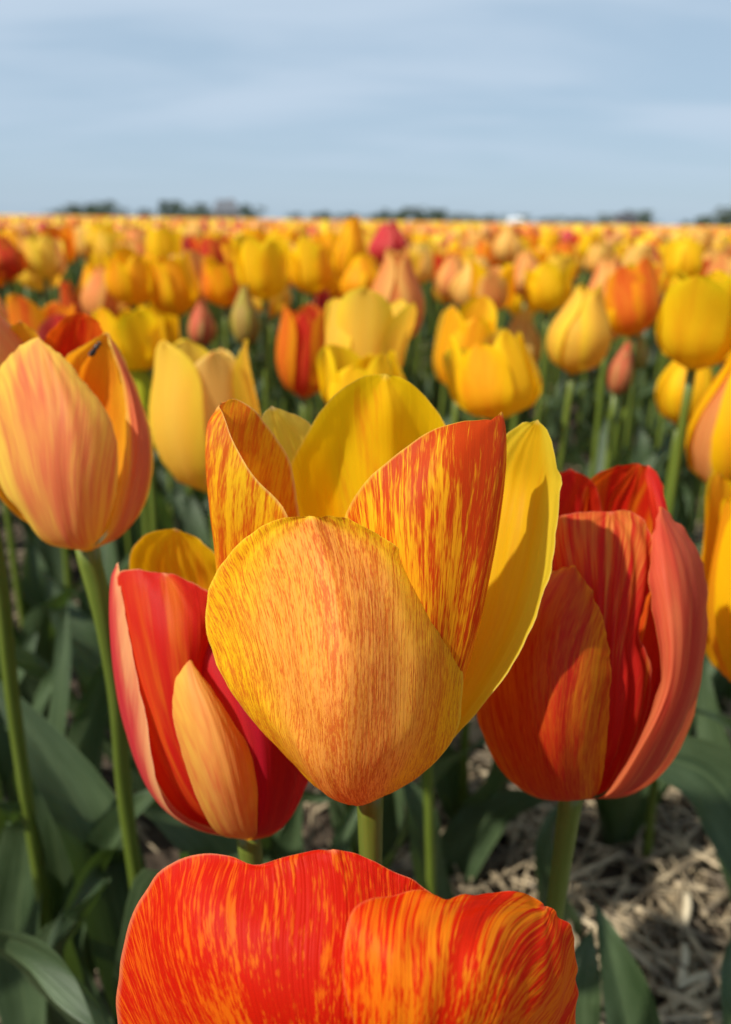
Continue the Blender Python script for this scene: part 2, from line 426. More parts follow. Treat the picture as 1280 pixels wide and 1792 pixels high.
def rough_mat(name, cols, scale, rough=.9, bump=.6, dist=.01):
    m, t = new_mat(name)
    tcx = N(t, 'ShaderNodeTexCoord')
    n1 = N(t, 'ShaderNodeTexNoise'); n1.inputs['Scale'].default_value = scale; n1.inputs['Detail'].default_value = 8; L(t, tcx.outputs['Object'], n1.inputs['Vector'])
    n2 = N(t, 'ShaderNodeTexNoise'); n2.inputs['Scale'].default_value = scale * 5; n2.inputs['Detail'].default_value = 5; L(t, tcx.outputs['Object'], n2.inputs['Vector'])
    f = M(t, 'ADD', M(t, 'MULTIPLY', n1.outputs[0], .6), M(t, 'MULTIPLY', n2.outputs[0], .4))
    col = MIX(t, MR(t, f, .38, .62), cols[0], cols[1])
    b = N(t, 'ShaderNodeBump'); b.inputs['Strength'].default_value = bump; b.inputs['Distance'].default_value = dist; L(t, f, b.inputs['Height'])
    pr = N(t, 'ShaderNodeBsdfPrincipled'); L(t, col, pr.inputs['Base Color']); L(t, b.outputs[0], pr.inputs['Normal'])
    pr.inputs['Roughness'].default_value = rough; pr.inputs['Specular IOR Level'].default_value = .2
    o = N(t, 'ShaderNodeOutputMaterial'); L(t, pr.outputs[0], o.inputs[0])
    return m
SOIL = rough_mat('dark_soil', ((.030, .021, .014), (.085, .062, .042)), 30)
FARLAND = rough_mat('far_grassland', ((.05, .085, .025), (.09, .12, .04)), .05)

# ------------------------------------------------------------------ ground
rs = np.random.RandomState(3)
nx, ny = 260, 190
xs = np.linspace(-3.2, 3.2, nx); ys = np.linspace(-.7, 3.1, ny)
X, Y = np.meshgrid(xs, ys)
Z = np.zeros_like(X)
for k in range(26):
    a, b, ph = rs.uniform(-60, 60), rs.uniform(-60, 60), rs.uniform(0, 6.3)
    Z += np.sin(X * a + Y * b + ph) * rs.uniform(.0006, .0022)
fade = np.clip(np.minimum(np.minimum(X + 3.2, 3.2 - X), np.minimum(Y + .7, 3.1 - Y)) / .2, 0, 1)
Z = Z * fade + (1 - fade) * -.006
vs = np.stack([X.ravel(), Y.ravel(), Z.ravel()], 1)
tag(link('soil', mesh_np('soil', vs, grid_faces(ny, nx)), SOIL), 'dark crumbly soil of the tulip bed', kind='structure')
big = [(-3000, -200, -.03), (3000, -200, -.03), (3000, 4500, -.03), (-3000, 4500, -.03)]
tag(link('ground', mesh_np('ground', big, [(0, 1, 2, 3)], smooth=False), FARLAND), 'flat open farmland reaching to the horizon', kind='structure')

# ------------------------------------------------------------------ straw
def straw_mat(name, a, b):
    m, t = new_mat(name)
    tcx = N(t, 'ShaderNodeTexCoord')
    n = N(t, 'ShaderNodeTexNoise'); n.inputs['Scale'].default_value = 38; n.inputs['Detail'].default_value = 4; L(t, tcx.outputs['Object'], n.inputs['Vector'])
    pr = N(t, 'ShaderNodeBsdfPrincipled'); L(t, MIX(t, MR(t, n.outputs[0], .35, .65), a, b), pr.inputs['Base Color'])
    pr.inputs['Roughness'].default_value = .55
    o = N(t, 'ShaderNodeOutputMaterial'); L(t, pr.outputs[0], o.inputs[0]); return m
STRAW = straw_mat('dry_straw', (.12, .09, .055), (.46, .36, .22))
WSTRAW = straw_mat('bleached_straw', (.40, .33, .21), (.58, .49, .33))
def ribbon_bits(n, region, lmin, lmax, rmin, rmax, zmax, seed):
    r = np.random.RandomState(seed)
    V, F = [], []
    for i in range(n):
        x = r.uniform(region[0], region[1]); y = r.uniform(region[2], region[3]); z = .004 + zmax * r.rand() ** 1.6
        a = r.uniform(0, math.pi); ln = r.uniform(lmin, lmax); rad = r.uniform(rmin, rmax)
        d = np.array([math.cos(a), math.sin(a), r.uniform(-.18, .18)])
        s = np.array([-math.sin(a), math.cos(a), 0]); u = np.array([0, 0, 1.0])
        c0 = np.array([x, y, z]); bend = s * r.uniform(-.07, .07) * ln + u * r.uniform(-.03, .06) * ln
        b0 = len(V); fl = r.choice([1.0, 1.2, 1.6])
        for tt in (-.5, 0, .5):
            c = c0 + d * ln * tt + bend * (1 - (2 * tt) ** 2)
            for q in ((1, 0), (0, .8), (-1, 0), (0, -.8)):
                V.append(c + s * rad * q[0] * fl + u * rad * q[1])
        for j in range(2):
            for k in range(4):
                F.append((b0 + j * 4 + k, b0 + j * 4 + (k + 1) % 4, b0 + (j + 1) * 4 + (k + 1) % 4, b0 + (j + 1) * 4 + k))
    return V, F
v, f = ribbon_bits(6000, (.03, .8, .08, 1.4), .04, .16, .0005, .0019, .020, 5)
vc, fc = ribbon_bits(2500, (.02, .8, .08, 1.4), .004, .018, .0006, .003, .014, 15)
f = f + [tuple(i + len(v) for i in q) for q in fc]; v = v + vc
v2, f2 = ribbon_bits(1500, (-.9, .05, .08, 1.5), .02, .08, .0008, .002, .012, 6)
tag(link('straw_litter', mesh_np('straw_litter', v, f), STRAW), 'dry straw mulch strewn over the dark soil between the tulips', kind='stuff')
tag(link('dry_litter', mesh_np('dry_litter', v2, f2), STRAW), 'sparse dry bits lying on shaded soil under the leaves', kind='stuff')
def straw_px(p0, p1, r, z0, mat, label):
    """a stalk between two pixels, lying at height z0"""
    def onz(px, z):
        a = P(px[0], px[1], 1.0) - CAM
        return CAM + a * ((z - CAM.z) / a.z)
    a, b = onz(p0, z0 + .004), onz(p1, z0)
    mid = (a + b) / 2 + Vector((.001, 0, .002))
    vv, ff, uu = tube([a - a, mid - a, b - a], [r, r, r * .9], 8, 8)
    o = link('straw_stalk', mesh_np('straw_stalk', vv, ff, uu), mat, None, a)
    tag(o, label, 'straw', 'thick straw stalks on the mulch')
straw_px((1203, 1565), (1197, 1622), .0028, .022, WSTRAW, 'short white straw stalk standing out on the mulch, upper of the two')
straw_px((1197, 1655), (1190, 1722), .0028, .024, WSTRAW, 'short white straw stalk on the mulch, lower of the two')
straw_px((1185, 1722), (1262, 1703), .0028, .020, WSTRAW, 'pale stalk touching the lower white stalk with its end')
for a, b, lab in (((1060, 1575), (1180, 1620), 'long tan straw stalk sloping down towards the upper white stalk'),
                  ((1180, 1545), (1262, 1572), 'brown straw stalk lying behind the upper white stalk'),
                  ((1110, 1665), (1195, 1712), 'tan straw stalk running down to the lower white stalk'),
                  ((1150, 1730), (1262, 1790), 'thick tan straw stalk crossing the mulch at the frame bottom'),
                  ((1230, 1600), (1275, 1560), 'bent tan straw stalk beside the frame edge above the mulch'),
                  ((1120, 1672), (1275, 1676), 'grey flattened straw stalk lying level across the mulch')):
    straw_px(a, b, .0027, .016, STRAW, lab)

# ------------------------------------------------------------------ leaves
def leaf_sheet(mid, width, side_hint, fold=.25, wav=.004, seed=0, nu=9, nv=26, prof=1.0, twist=0.0):
    r = random.Random(seed)
    c = cr(mid, nv)
    t = np.gradient(c, axis=0); t /= np.linalg.norm(t, axis=1, keepdims=True)
    h = np.array(side_hint, float)
    ph1, ph2 = r.uniform(0, 6), r.uniform(0, 6)
    V, UV = [], []
    for j in range(nv):
        vv = j / (nv - 1)
        w = width * .5 * (math.sin(math.pi * (.10 + .90 * vv) ** prof) ** .75 if vv < 1 else 0.02)
        s = np.cross(t[j], h); s /= max(np.linalg.norm(s), 1e-9)
        n = np.cross(s, t[j])
        if twist:
            a = twist * vv; s, n = s * math.cos(a) + n * math.sin(a), n * math.cos(a) - s * math.sin(a)
        for i in range(nu):
            u = -1 + 2 * i / (nu - 1)
            lift = fold * w * (abs(u) ** 1.5) + wav * (abs(u) ** 2) * math.sin(vv * 13 + (ph1 if u < 0 else ph2)) * min(1, 4 * vv)
            V.append(c[j] + s * (u * w) + n * lift); UV.append((i / (nu - 1), vv))
    return V, grid_faces(nv, nu), UV
LEAFMESH = []
for k in range(9):
    r = random.Random(40 + k)
    ln = 1.0
    reach = r.uniform(.15, .55); droop = r.uniform(0, .25)
    mid = [(0.01, 0, 0), (.05 + reach * .15, r.uniform(-.03, .03), .30), (.06 + reach * .45, r.uniform(-.05, .05), .66), (.06 + reach, r.uniform(-.1, .1), .98 - droop)]
    v, f, uv = leaf_sheet(mid, r.uniform(.11, .17), (-1, 0, .3), fold=r.uniform(.25, .6), wav=r.uniform(.012, .03), seed=k, nu=7, nv=16, twist=r.uniform(-.7, .7))
    LEAFMESH.append(mesh_np('leaf', v, f, uv))
    LEAFMESH[-1].materials.append(LEAF)
def grow_leaves(root, n, size, seed, base_ang=None):
    r = random.Random(seed)
    a0 = r.uniform(0, 6.3) if base_ang is None else base_ang
    for k in range(n):
        o = link('leaf', LEAFMESH[r.randrange(len(LEAFMESH))], LEAF, root)
        o.rotation_euler = (r.uniform(-.12, .12), r.uniform(-.12, .12), a0 + k * 2.4 + r.uniform(-.4, .4))
        s = size * r.uniform(.8, 1.15)
        o.scale = (s, s, s)
def leaf_px(root, pts, width, facing=None, fold=.3, wav=.003, seed=0, twist=0.0, prof=1.0):
    """a leaf of ROOT whose midrib runs through pixels (x, y, depth)"""
    w = [P(*p) - root.location for p in pts]
    h = facing if facing is not None else (-fwd + Vector((0, 0, .3)))
    v, f, uv = leaf_sheet(w, width, h, fold, wav, seed, 11, 40, prof, twist)
    return link('leaf', mesh_np('leaf', v, f, uv), LEAF, root)

# ------------------------------------------------------------------ the five large tulips
def hero(label, ref, base_px, group_d, ground_dx, stem_via=(), stem_r=.0031):
    """root Empty on the soil under the bloom; its petals are sheets between curves given as pixel + depth offset (mm)"""
    b = P(base_px[0], base_px[1], ref + base_px[2] / 1000)
    root = empty('tulip', (b.x + ground_dx[0], b.y + ground_dx[1], 0))
    tag(root, label, 'tulip')
    pts = [Vector((0, 0, -.01))] + [P(*q) - root.location for q in stem_via] + [b - root.location, b - root.location + Vector((0, 0, .003))]
    v, f, uv = tube(pts, [stem_r * 1.12, stem_r * 1.07, stem_r * 1.03, stem_r * .98, stem_r, stem_r, stem_r * .97, stem_r, stem_r, stem_r * 1.0, stem_r * 1.04, stem_r * 1.22], 44, 14)
    link('stem', mesh_np('stem', v, f, uv), STEM, root)
    ad = Vector((0, 0, 1))
    def pet(mat, curves, ruffle=.0006, ridge=.00035, nu=37, nv=52, seed=0, label=None):
        cs = [[P(x, y, ref + d / 1000) - root.location for x, y, d in c] for c in curves]
        v, f, uv = patch(cs, nu, nv, b - root.location, ad, ruffle, seed, ridge)
        o = link('petal', mesh_np('petal', v, f, uv), MAT[mat], root)
        if label: o['label'] = label
        return o
    return root, pet

# --- A: the tulip in the middle
A, pet = hero('large open yellow tulip flecked with red, in sharp focus in the middle of the group', .175, (648, 1392, 12), 0, (.010, .012), stem_r=.0028)
tip = (545, 903, -20)
pet('a_front', [
    [(640, 1394, 12), (600, 1394, 5), (556, 1378, 0), (515, 1335, -3), (468, 1285, -7), (402, 1197, -6), (366, 1112, -4), (365, 1045, -5), (397, 978, -8), (448, 928, -13), (500, 905, -18), tip],
    [(641, 1398, 9), (606, 1404, -5), (562, 1380, -14), (525, 1315, -22), (478, 1205, -18), (452, 1105, -14), (455, 1030, -13), (490, 955, -16), tip],
    [(643, 1400, 8), (618, 1409, -10), (600, 1380, -22), (592, 1290, -31), (588, 1190, -33), (582, 1085, -29), (568, 985, -23), tip],
    [(646, 1399, 9), (648, 1404, -8), (676, 1370, -18), (708, 1300, -25), (722, 1205, -24), (712, 1115, -22), (672, 1015, -20), (610, 945, -19), tip],
    [(649, 1396, 12), (684, 1388, 2), (742, 1350, -4), (796, 1287, -6), (809, 1207, -6), (800, 1120, -8), (770, 1048, -11), (712, 974, -15), (650, 928, -19), (590, 905, -21), tip]],
    ruffle=.0007, ridge=.0003, nu=45, nv=64, seed=1, label='broad front petal, orange peach flecks with a yellow margin')
tip = (384, 712, -3)
pet('a_left', [
    [(640, 1394, 13), (590, 1330, 6), (535, 1150, 2), (508, 990, -3), (502, 898, -8), (443, 831, -9), (407, 769, -8), (391, 725, -6), tip],
    [(636, 1394, 14), (530, 1335, 12), (432, 1200, 6), (388, 1060, 2), (378, 980, 0), (368, 872, -4), (363, 775, -6), (366, 735, -5), tip],
    [(642, 1392, 16), (590, 1320, 24), (560, 1150, 26), (535, 980, 20), (515, 850, 14), (510, 813, 12), (489, 774, 8), (464, 740, 4), (440, 713, 1), (407, 697, -1), tip]],
    seed=2, ruffle=.0005, label='narrow side petal streaked red, seen edge-on')
tip = (476, 710, 24)
pet('a_pale', [
    [(644, 1392, 18), (560, 1200, 34), (480, 900, 30), (455, 780, 26), (460, 729, 24), tip],
    [(646, 1392, 18), (590, 1200, 44), (535, 900, 40), (505, 790, 32), (488, 740, 27), tip],
    [(648, 1392, 18), (640, 1200, 44), (600, 900, 40), (562, 790, 34), (544, 743, 30), (510, 724, 26), tip]], seed=3)
tip = (675, 654, 18)
pet('a_back', [
    [(648, 1390, 20), (590, 1200, 32), (520, 950, 32), (505, 830, 28), (544, 751, 24), (567, 712, 22), (598, 681, 20), (634, 659, 19), tip],
    [(650, 1390, 20), (628, 1200, 42), (596, 950, 42), (596, 820, 34), (634, 725, 25), (660, 678, 20), tip],
    [(651, 1390, 20), (665, 1200, 39), (676, 950, 36), (681, 800, 27), (680, 715, 20), tip],
    [(653, 1390, 20), (700, 1200, 42), (740, 950, 42), (742, 820, 34), (728, 740, 25), (700, 690, 20), tip],
    [(655, 1390, 20), (740, 1200, 32), (800, 950, 30), (800, 820, 26), (777, 741, 22), (748, 697, 20), (711, 664, 18), tip]],
    seed=4, ruffle=.0006, ridge=.0002)
tip = (878, 720, -6)
pet('a_streak', [
    [(648, 1395, 13), (660, 1300, 3), (628, 1100, -2), (601, 960, -4), (603, 913, -6), (618, 877, -8), (649, 836, -10), (711, 784, -12), (768, 748, -12), (814, 737, -11), (852, 735, -9), (870, 736, -7), tip],
    [(650, 1395, 13), (705, 1300, -4), (716, 1150, -12), (722, 1000, -17), (738, 900, -18), (790, 805, -16), (845, 752, -11), tip],
    [(654, 1395, 13), (740, 1320, 2), (802, 1180, -7), (835, 1042, -12), (861, 898, -12), (876, 800, -10), (880, 745, -7), tip],
    [(657, 1394, 15), (760, 1310, 8), (820, 1160, 1), (849, 1042, -4), (876, 898, -2), (886, 800, -4), (885, 750, -5), tip],
    [(660, 1394, 16), (765, 1300, 14), (815, 1160, 10), (845, 1042, 6), (872, 898, 4), (883, 800, 5), (883, 750, -3), tip]],
    seed=5, ruffle=.0004, ridge=.0003, nu=45, nv=60, label='folded petal streaked dark red beside a yellow edge')
tip = (942, 734, 4)
pet('a_yellow', [
    [(650, 1392, 18), (740, 1200, 28), (800, 1000, 26), (830, 870, 22), (860, 790, 17), (890, 757, 11), (915, 742, 7), tip],
    [(654, 1394, 17), (780, 1260, 17), (872, 1080, 16), (908, 930, 15), (920, 850, 16), (930, 790, 10), tip],
    [(658, 1394, 15), (730, 1350, 7), (794, 1294, 2), (856, 1222, 0), (903, 1155, 0), (943, 1067, 0), (965, 1000, 0), (974, 929, 0), (982, 857, 1), (977, 812, 2), (956, 756, 3), tip]],
    seed=6, ruffle=.0006, ridge=.0003)
leafless = []

# --- B: red and peach tulip behind on the left
B, pet = hero('red and peach tulip with golden back petal, tucked behind the large flecked tulip', .215, (436, 1465, 12), 0, (.012, .02))
tip = (310, 926, 10)
pet('b_gold', [
    [(428, 1466, 13), (330, 1300, 24), (260, 1130, 22), (228, 1010, 16), (230, 965, 14), (250, 938, 12), (282, 926, 10), tip],
    [(434, 1466, 13), (400, 1300, 32), (355, 1130, 34), (325, 1030, 28), (312, 970, 18), tip],
    [(440, 1466, 13), (470, 1300, 26), (460, 1130, 26), (424, 1020, 20), (384, 975, 14), (350, 943, 12), tip]], seed=11)
tip = (207, 984, -4)
pet('b_pink', [
    [(424, 1466, 12), (330, 1420, 18), (265, 1330, 22), (230, 1200, 20), (215, 1080, 12), (206, 1010, 2), tip],
    [(420, 1468, 8), (330, 1442, 0), (262, 1384, -2), (222, 1280, -4), (201, 1170, -6), (193, 1060, -6), (197, 1005, -5), tip],
    [(426, 1468, 5), (350, 1452, -7), (302, 1422, -11), (279, 1378, -14), (266, 1318, -16), (257, 1251, -16), (242, 1190, -15), (226, 1110, -13), (214, 1030, -9), tip]], seed=12, ridge=.0003)
tip = (290, 1003, -12)
pet('b_strap', [
    [(426, 1466, 8), (310, 1418, -3), (245, 1290, -9), (218, 1150, -10), (205, 1050, -8), (207, 1003, -8), (228, 997, -10), (260, 1000, -11), tip],
    [(432, 1466, 6), (375, 1400, -9), (325, 1260, -18), (305, 1130, -20), (298, 1060, -17), tip],
    [(434, 1466, 8), (400, 1400, 0), (370, 1260, -4), (365, 1150, -8), (385, 1080, -10), (384, 1052, -11), (345, 1024, -12), (315, 1008, -12), tip]], seed=13, ridge=.0002)
tip = (327, 1143, -18)
pet('b_peach', [
    [(430, 1468, 4), (384, 1460, -6), (352, 1412, -15), (322, 1330, -19), (302, 1245, -20), (308, 1190, -20), tip],
    [(433, 1471, 2), (420, 1455, -13), (392, 1365, -26), (365, 1270, -27), (340, 1195, -23), tip],
    [(438, 1470, 4), (455, 1450, -10), (450, 1372, -18), (436, 1308, -20), (407, 1261, -21), (374, 1209, -21), (347, 1174, -20), tip]], seed=14, ruffle=.0002, ridge=.0001)
tip = (370, 1062, -8)
pet('b_crim', [
    [(435, 1468, 8), (425, 1420, -4), (400, 1330, -8), (360, 1230, -11), (331, 1150, -12), (345, 1105, -11), tip],
    [(439, 1470, 4), (462, 1445, -12), (474, 1350, -18), (462, 1250, -20), (425, 1150, -16), (390, 1090, -11), tip],
    [(443, 1470, 6), (482, 1458, 2), (516, 1420, 2), (540, 1355, 4), (548, 1280, 6), (530, 1180, 4), (480, 1110, 0), (420, 1075, -4), tip]], seed=15)
tip = (480, 1000, 14)
pet('b_crim', [
    [(440, 1466, 12), (450, 1300, 30), (430, 1130, 30), (430, 1040, 20), tip],
    [(442, 1466, 12), (510, 1330, 26), (520, 1150, 26), (505, 1060, 18), tip],
    [(444, 1467, 11), (535, 1380, 10), (562, 1200, 8), (540, 1060, 10), tip]], seed=16)

# --- C: red tulip on the right
C, pet = hero('dusky red tulip with an orange-flamed back petal, touching the yellow petal of the flecked tulip', .217, (1000, 1394, 12), 0, (.004, .015), stem_r=.0030)
tip = (1007, 990, -14)
pet('c_left', [
    [(995, 1397, 8), (940, 1396, 2), (880, 1352, -2), (842, 1275, -2), (826, 1185, 0), (840, 1100, -2), (890, 1040, -6), (950, 1003, -10), tip],
    [(1000, 1399, 4), (975, 1396, -12), (952, 1310, -26), (948, 1200, -29), (958, 1100, -26), (985, 1030, -20), tip],
    [(1004, 1398, 6), (1044, 1390, -7), (1060, 1319, -14), (1067, 1229, -18), (1069, 1157, -19), (1055, 1085, -19), (1032, 1028, -17), tip]], seed=21, ridge=.00015)
tip = (1070, 895, -8)
pet('c_mid', [
    [(998, 1395, 8), (1000, 1300, 0), (985, 1150, -4), (970, 1020, -6), (963, 930, -7), (975, 906, -8), (1021, 896, -8), tip],
    [(1005, 1396, 6), (1045, 1310, -9), (1055, 1200, -13), (1062, 1080, -14), (1068, 980, -12), tip],
    [(1014, 1396, 8), (1062, 1384, 2), (1106, 1320, -2), (1136, 1230, -5), (1138, 1160, -7), (1118, 1110, -7), (1132, 1046, -8), (1142, 967, -9), (1138, 930, -9), (1124, 905, -9), (1100, 893, -8), tip]], seed=22, ruffle=.0008, ridge=.0006)
tip = (1154, 886, -8)
pet('c_right', [
    [(1004, 1397, 6), (1050, 1396, -6), (1093, 1342, -14), (1118, 1297, -16), (1140, 1243, -17), (1154, 1193, -17), (1154, 1139, -17), (1143, 1075, -16), (1137, 1024, -15), (1138, 981, -14), (1148, 912, -10), tip],
    [(1008, 1398, 4), (1078, 1390, -10), (1142, 1300, -19), (1186, 1200, -21), (1196, 1100, -21), (1186, 1000, -18), (1166, 925, -12), tip],
    [(1012, 1396, 9), (1086, 1396, 3), (1134, 1376, 1), (1180, 1330, 2), (1209, 1272, 4), (1227, 1193, 4), (1238, 1103, 4), (1237, 1031, 2), (1226, 970, 0), (1203, 931, -3), (1174, 901, -6), tip]], seed=23, ridge=.0002)
tip = (1118, 811, 16)
pet('c_back', [
    [(1002, 1393, 14), (1000, 1200, 28), (1005, 1000, 26), (1015, 880, 20), (1032, 840, 18), (1064, 819, 17), (1095, 811, 16), tip],
    [(1005, 1393, 14), (1055, 1200, 36), (1080, 1000, 36), (1090, 890, 27), (1110, 840, 19), tip],
    [(1010, 1393, 14), (1130, 1250, 26), (1170, 1080, 24), (1170, 960, 18), (1162, 890, 15), (1154, 850, 15), (1140, 819, 16), tip]], seed=24, ridge=.0006)
tip = (1134, 813, 13)
pet('c_red', [
    [(1008, 1393, 12), (1090, 1250, 18), (1130, 1080, 16), (1142, 940, 12), (1134, 870, 11), (1130, 830, 12), tip],
    [(1012, 1393, 13), (1150, 1250, 8), (1185, 1080, 4), (1168, 940, 4), (1152, 870, 8), tip],
    [(1014, 1393, 14), (1160, 1250, 16), (1196, 1080, 14), (1182, 950, 9), (1168, 885, 9), (1156, 835, 11), tip]], seed=25)
tip = (996, 820, 14)
pet('c_red', [
    [(995, 1393, 14), (900, 1200, 22), (890, 1000, 20), (930, 880, 16), (965, 836, 14), tip],
    [(999, 1393, 14), (960, 1200, 34), (965, 1000, 34), (985, 890, 24), (993, 850, 18), tip],
    [(1002, 1393, 14), (1020, 1200, 32), (1040, 1000, 30), (1052, 890, 22), (1040, 848, 18), (1018, 830, 15), tip]], seed=26)

# --- D: low flame tulip close to the lens, cut by the frame bottom
D, pet = hero('flame red and orange tulip standing lowest, cut off by the bottom edge of the photo', .150, (612, 1955, 22), 0, (.0, .012), stem_r=.003)
tip = (583, 1486, -8)
pet('d_left', [
    [(605, 1958, 14), (480, 1950, 4), (330, 1930, 0), (225, 1860, 0), (202, 1780, 0), (208, 1700, -1), (222, 1625, -2), (247, 1569, -3), (275, 1530, -4), (308, 1506, -5), (355, 1494, -6), (400, 1499, -7), (447, 1513, -9), (503, 1498, -9), (550, 1487, -8), tip],
    [(608, 1960, 10), (500, 1930, -10), (400, 1830, -18), (368, 1700, -19), (392, 1605, -16), (460, 1548, -12), tip],
    [(612, 1962, 8), (600, 1900, -14), (588, 1800, -22), (588, 1700, -21), (596, 1600, -16), (592, 1530, -11), tip],
    [(616, 1960, 8), (690, 1900, -13), (720, 1800, -18), (720, 1700, -17), (700, 1610, -13), (650, 1540, -10), tip],
    [(620, 1958, 12), (760, 1940, 2), (830, 1850, -4), (830, 1700, -6), (800, 1610, -6), (738, 1552, -7), (680, 1521, -8), (624, 1494, -8), tip]],
    seed=31, nu=61, nv=90, ruffle=.0008, ridge=.0003)
tip = (953, 1586, -6)
pet('d_right', [
    [(610, 1962, 8), (655, 1900, -18), (618, 1792, -26), (598, 1700, -26), (602, 1645, -25), (620, 1589, -22), (677, 1567, -18), (746, 1557, -16), (775, 1570, -16), (812, 1564, -14), (852, 1560, -11), (899, 1560, -9), (935, 1570, -7), tip],
    [(612, 1962, 7), (690, 1905, -20), (712, 1800, -29), (718, 1700, -29), (762, 1620, -23), (855, 1582, -14), tip],
    [(615, 1962, 7), (740, 1910, -16), (830, 1800, -25), (862, 1700, -25), (890, 1630, -18), (925, 1596, -10), tip],
    [(618, 1961, 9), (760, 1940, -6), (900, 1850, -14), (960, 1740, -15), (960, 1650, -12), (955, 1605, -8), tip],
    [(622, 1958, 12), (760, 1955, 6), (900, 1920, 4), (990, 1860, 2), (1008, 1790, 0), (1009, 1700, -2), (1005, 1640, -4), (984, 1609, -5), tip]],
    seed=32, nu=61, nv=90, ruffle=.0008, ridge=.0003)
for tx, lx, rx, dd, sd, mm in ((470, 260, 640, 26, 33, 'd_left'), (760, 560, 960, 28, 34, 'd_right')):
    tip = (tx, 1600, dd - 10)
    pet(mm, [[(606, 1957, 20), ((lx + 500) / 2, 1940, dd), (lx - 20, 1830, dd), (lx, 1700, dd - 4), (lx + 50, 1625, dd - 8), tip],
             [(612, 1955, 24), (tx, 1930, dd + 18), (tx, 1830, dd + 22), (tx, 1710, dd + 8), tip],
             [(618, 1957, 20), ((rx + 700) / 2, 1940, dd), (rx + 20, 1830, dd), (rx, 1700, dd - 4), (rx - 50, 1625, dd - 8), tip]], seed=sd)

# --- E: big peach tulip at the left edge
E, pet = hero('big cream and rose tulip with a fly on it, at the left edge', .25, (152, 960, 12), 0, (-.004, .03), stem_via=((222, 1420, .335), (205, 1215, .29), (178, 1060, .268)), stem_r=.0034)
tip = (67, 590, -14)
pet('e_front', [
    [(140, 963, 8), (78, 948, -4), (37, 896, -8), (5, 855, -8), (-12, 784, -8), (-14, 700, -9), (0, 645, -11), (30, 611, -13), tip],
    [(148, 965, 2), (122, 945, -16), (100, 850, -26), (92, 760, -28), (85, 690, -25), (73, 630, -19), tip],
    [(155, 964, 6), (172, 945, -8), (196, 896, -14), (207, 840, -17), (207, 784, -18), (191, 727, -18), (157, 679, -17), (112, 626, -16), tip]], seed=41, ridge=.00015)
tip = (186, 582, -4)
pet('e_gold', [
    [(152, 962, 10), (100, 850, 16), (85, 750, 16), (95, 670, 10), (112, 626, 3), (150, 601, 0), tip],
    [(155, 963, 10), (165, 860, 24), (165, 760, 24), (168, 670, 14), (178, 615, 3), tip],
    [(160, 962, 10), (225, 880, 14), (240, 780, 12), (224, 680, 5), (202, 610, 0), tip]], seed=42)
tip = (187, 580, -7)
pet('e_front', [
    [(152, 964, 6), (186, 935, -4), (206, 850, -6), (218, 760, -7), (213, 670, -8), (195, 610, -8), tip],
    [(158, 964, 6), (214, 930, -6), (244, 850, -8), (250, 765, -8), (230, 680, -7), (204, 615, -7), tip],
    [(163, 962, 9), (224, 924, 2), (254, 877, 2), (265, 821, 2), (263, 765, 2), (242, 690, 0), (213, 618, -5), tip]], seed=43)
tip = (140, 546, 14)
pet('e_red', [
    [(145, 960, 14), (80, 800, 28), (62, 680, 24), (75, 600, 18), (108, 560, 15), tip],
    [(150, 960, 14), (130, 800, 36), (125, 680, 32), (132, 590, 20), tip],
    [(156, 960, 14), (190, 800, 26), (200, 680, 22), (188, 600, 18), (170, 560, 15), tip]], seed=44)
tip = (36, 560, 10)
pet('e_gold', [
    [(140, 960, 12), (20, 895, 10), (-40, 800, 8), (-45, 700, 6), (-20, 620, 8), (12, 578, 10), tip],
    [(145, 960, 12), (40, 860, 24), (20, 760, 26), (20, 660, 22), (30, 600, 14), tip],
    [(150, 960, 12), (60, 800, 26), (70, 690, 22), (85, 620, 16), (62, 580, 12), tip]], seed=45)

# a fly on the amber petal of that tulip
def blob(c, r, sx, sy, sz, seg=10, rings=7):
    v, f = [], []
    for i in range(rings + 1):
        th = math.pi * i / rings
        for k in range(seg):
            a = 2 * math.pi * k / seg
            v.append((c[0] + r * sx * math.sin(th) * math.cos(a), c[1] + r * sy * math.sin(th) * math.sin(a), c[2] + r * sz * math.cos(th)))
    for i in range(rings):
        for k in range(seg):
            f.append((i * seg + k, i * seg + (k + 1) % seg, (i + 1) * seg + (k + 1) % seg, (i + 1) * seg + k))
    return v, f
def plain_mat(name, c, rough=.5):
    m, t = new_mat(name)
    pr = N(t, 'ShaderNodeBsdfPrincipled')
    tcx = N(t, 'ShaderNodeTexCoord'); n = N(t, 'ShaderNodeTexNoise'); n.inputs['Scale'].default_value = 4; n.inputs['Detail'].default_value = 4
    L(t, tcx.outputs['Object'], n.inputs['Vector'])
    L(t, MIX(t, n.outputs[0], tuple(x * .75 for x in c), tuple(min(1, x * 1.2) for x in c)), pr.inputs['Base Color'])
    pr.inputs['Roughness'].default_value = rough
    o = N(t, 'ShaderNodeOutputMaterial'); L(t, pr.outputs[0], o.inputs[0]); return m
DARK = plain_mat('fly_black', (.02, .018, .016), .35)
fly = empty('fly', P(167, 612, .2485))
tag(fly, 'small black fly sitting on the amber petal of the cream and rose tulip', 'fly')
d_ = (P(160, 622, .2485) - P(174, 602, .2485)).normalized()
fly.rotation_euler = d_.to_track_quat('X', 'Z').to_euler()
v, f = blob((0, 0, 0), .0011, 1.5, .75, .75); link('abdomen', mesh_np('abdomen', v, f), DARK, fly, (.0012, 0, 0))
v, f = blob((0, 0, 0), .0010, 1.1, .85, .85); link('thorax', mesh_np('thorax', v, f), DARK, fly, (-.0010, 0, .0001))
v, f = blob((0, 0, 0), .0008, .8, 1.0, .9); link('head', mesh_np('head', v, f), DARK, fly, (-.0025, 0, 0))
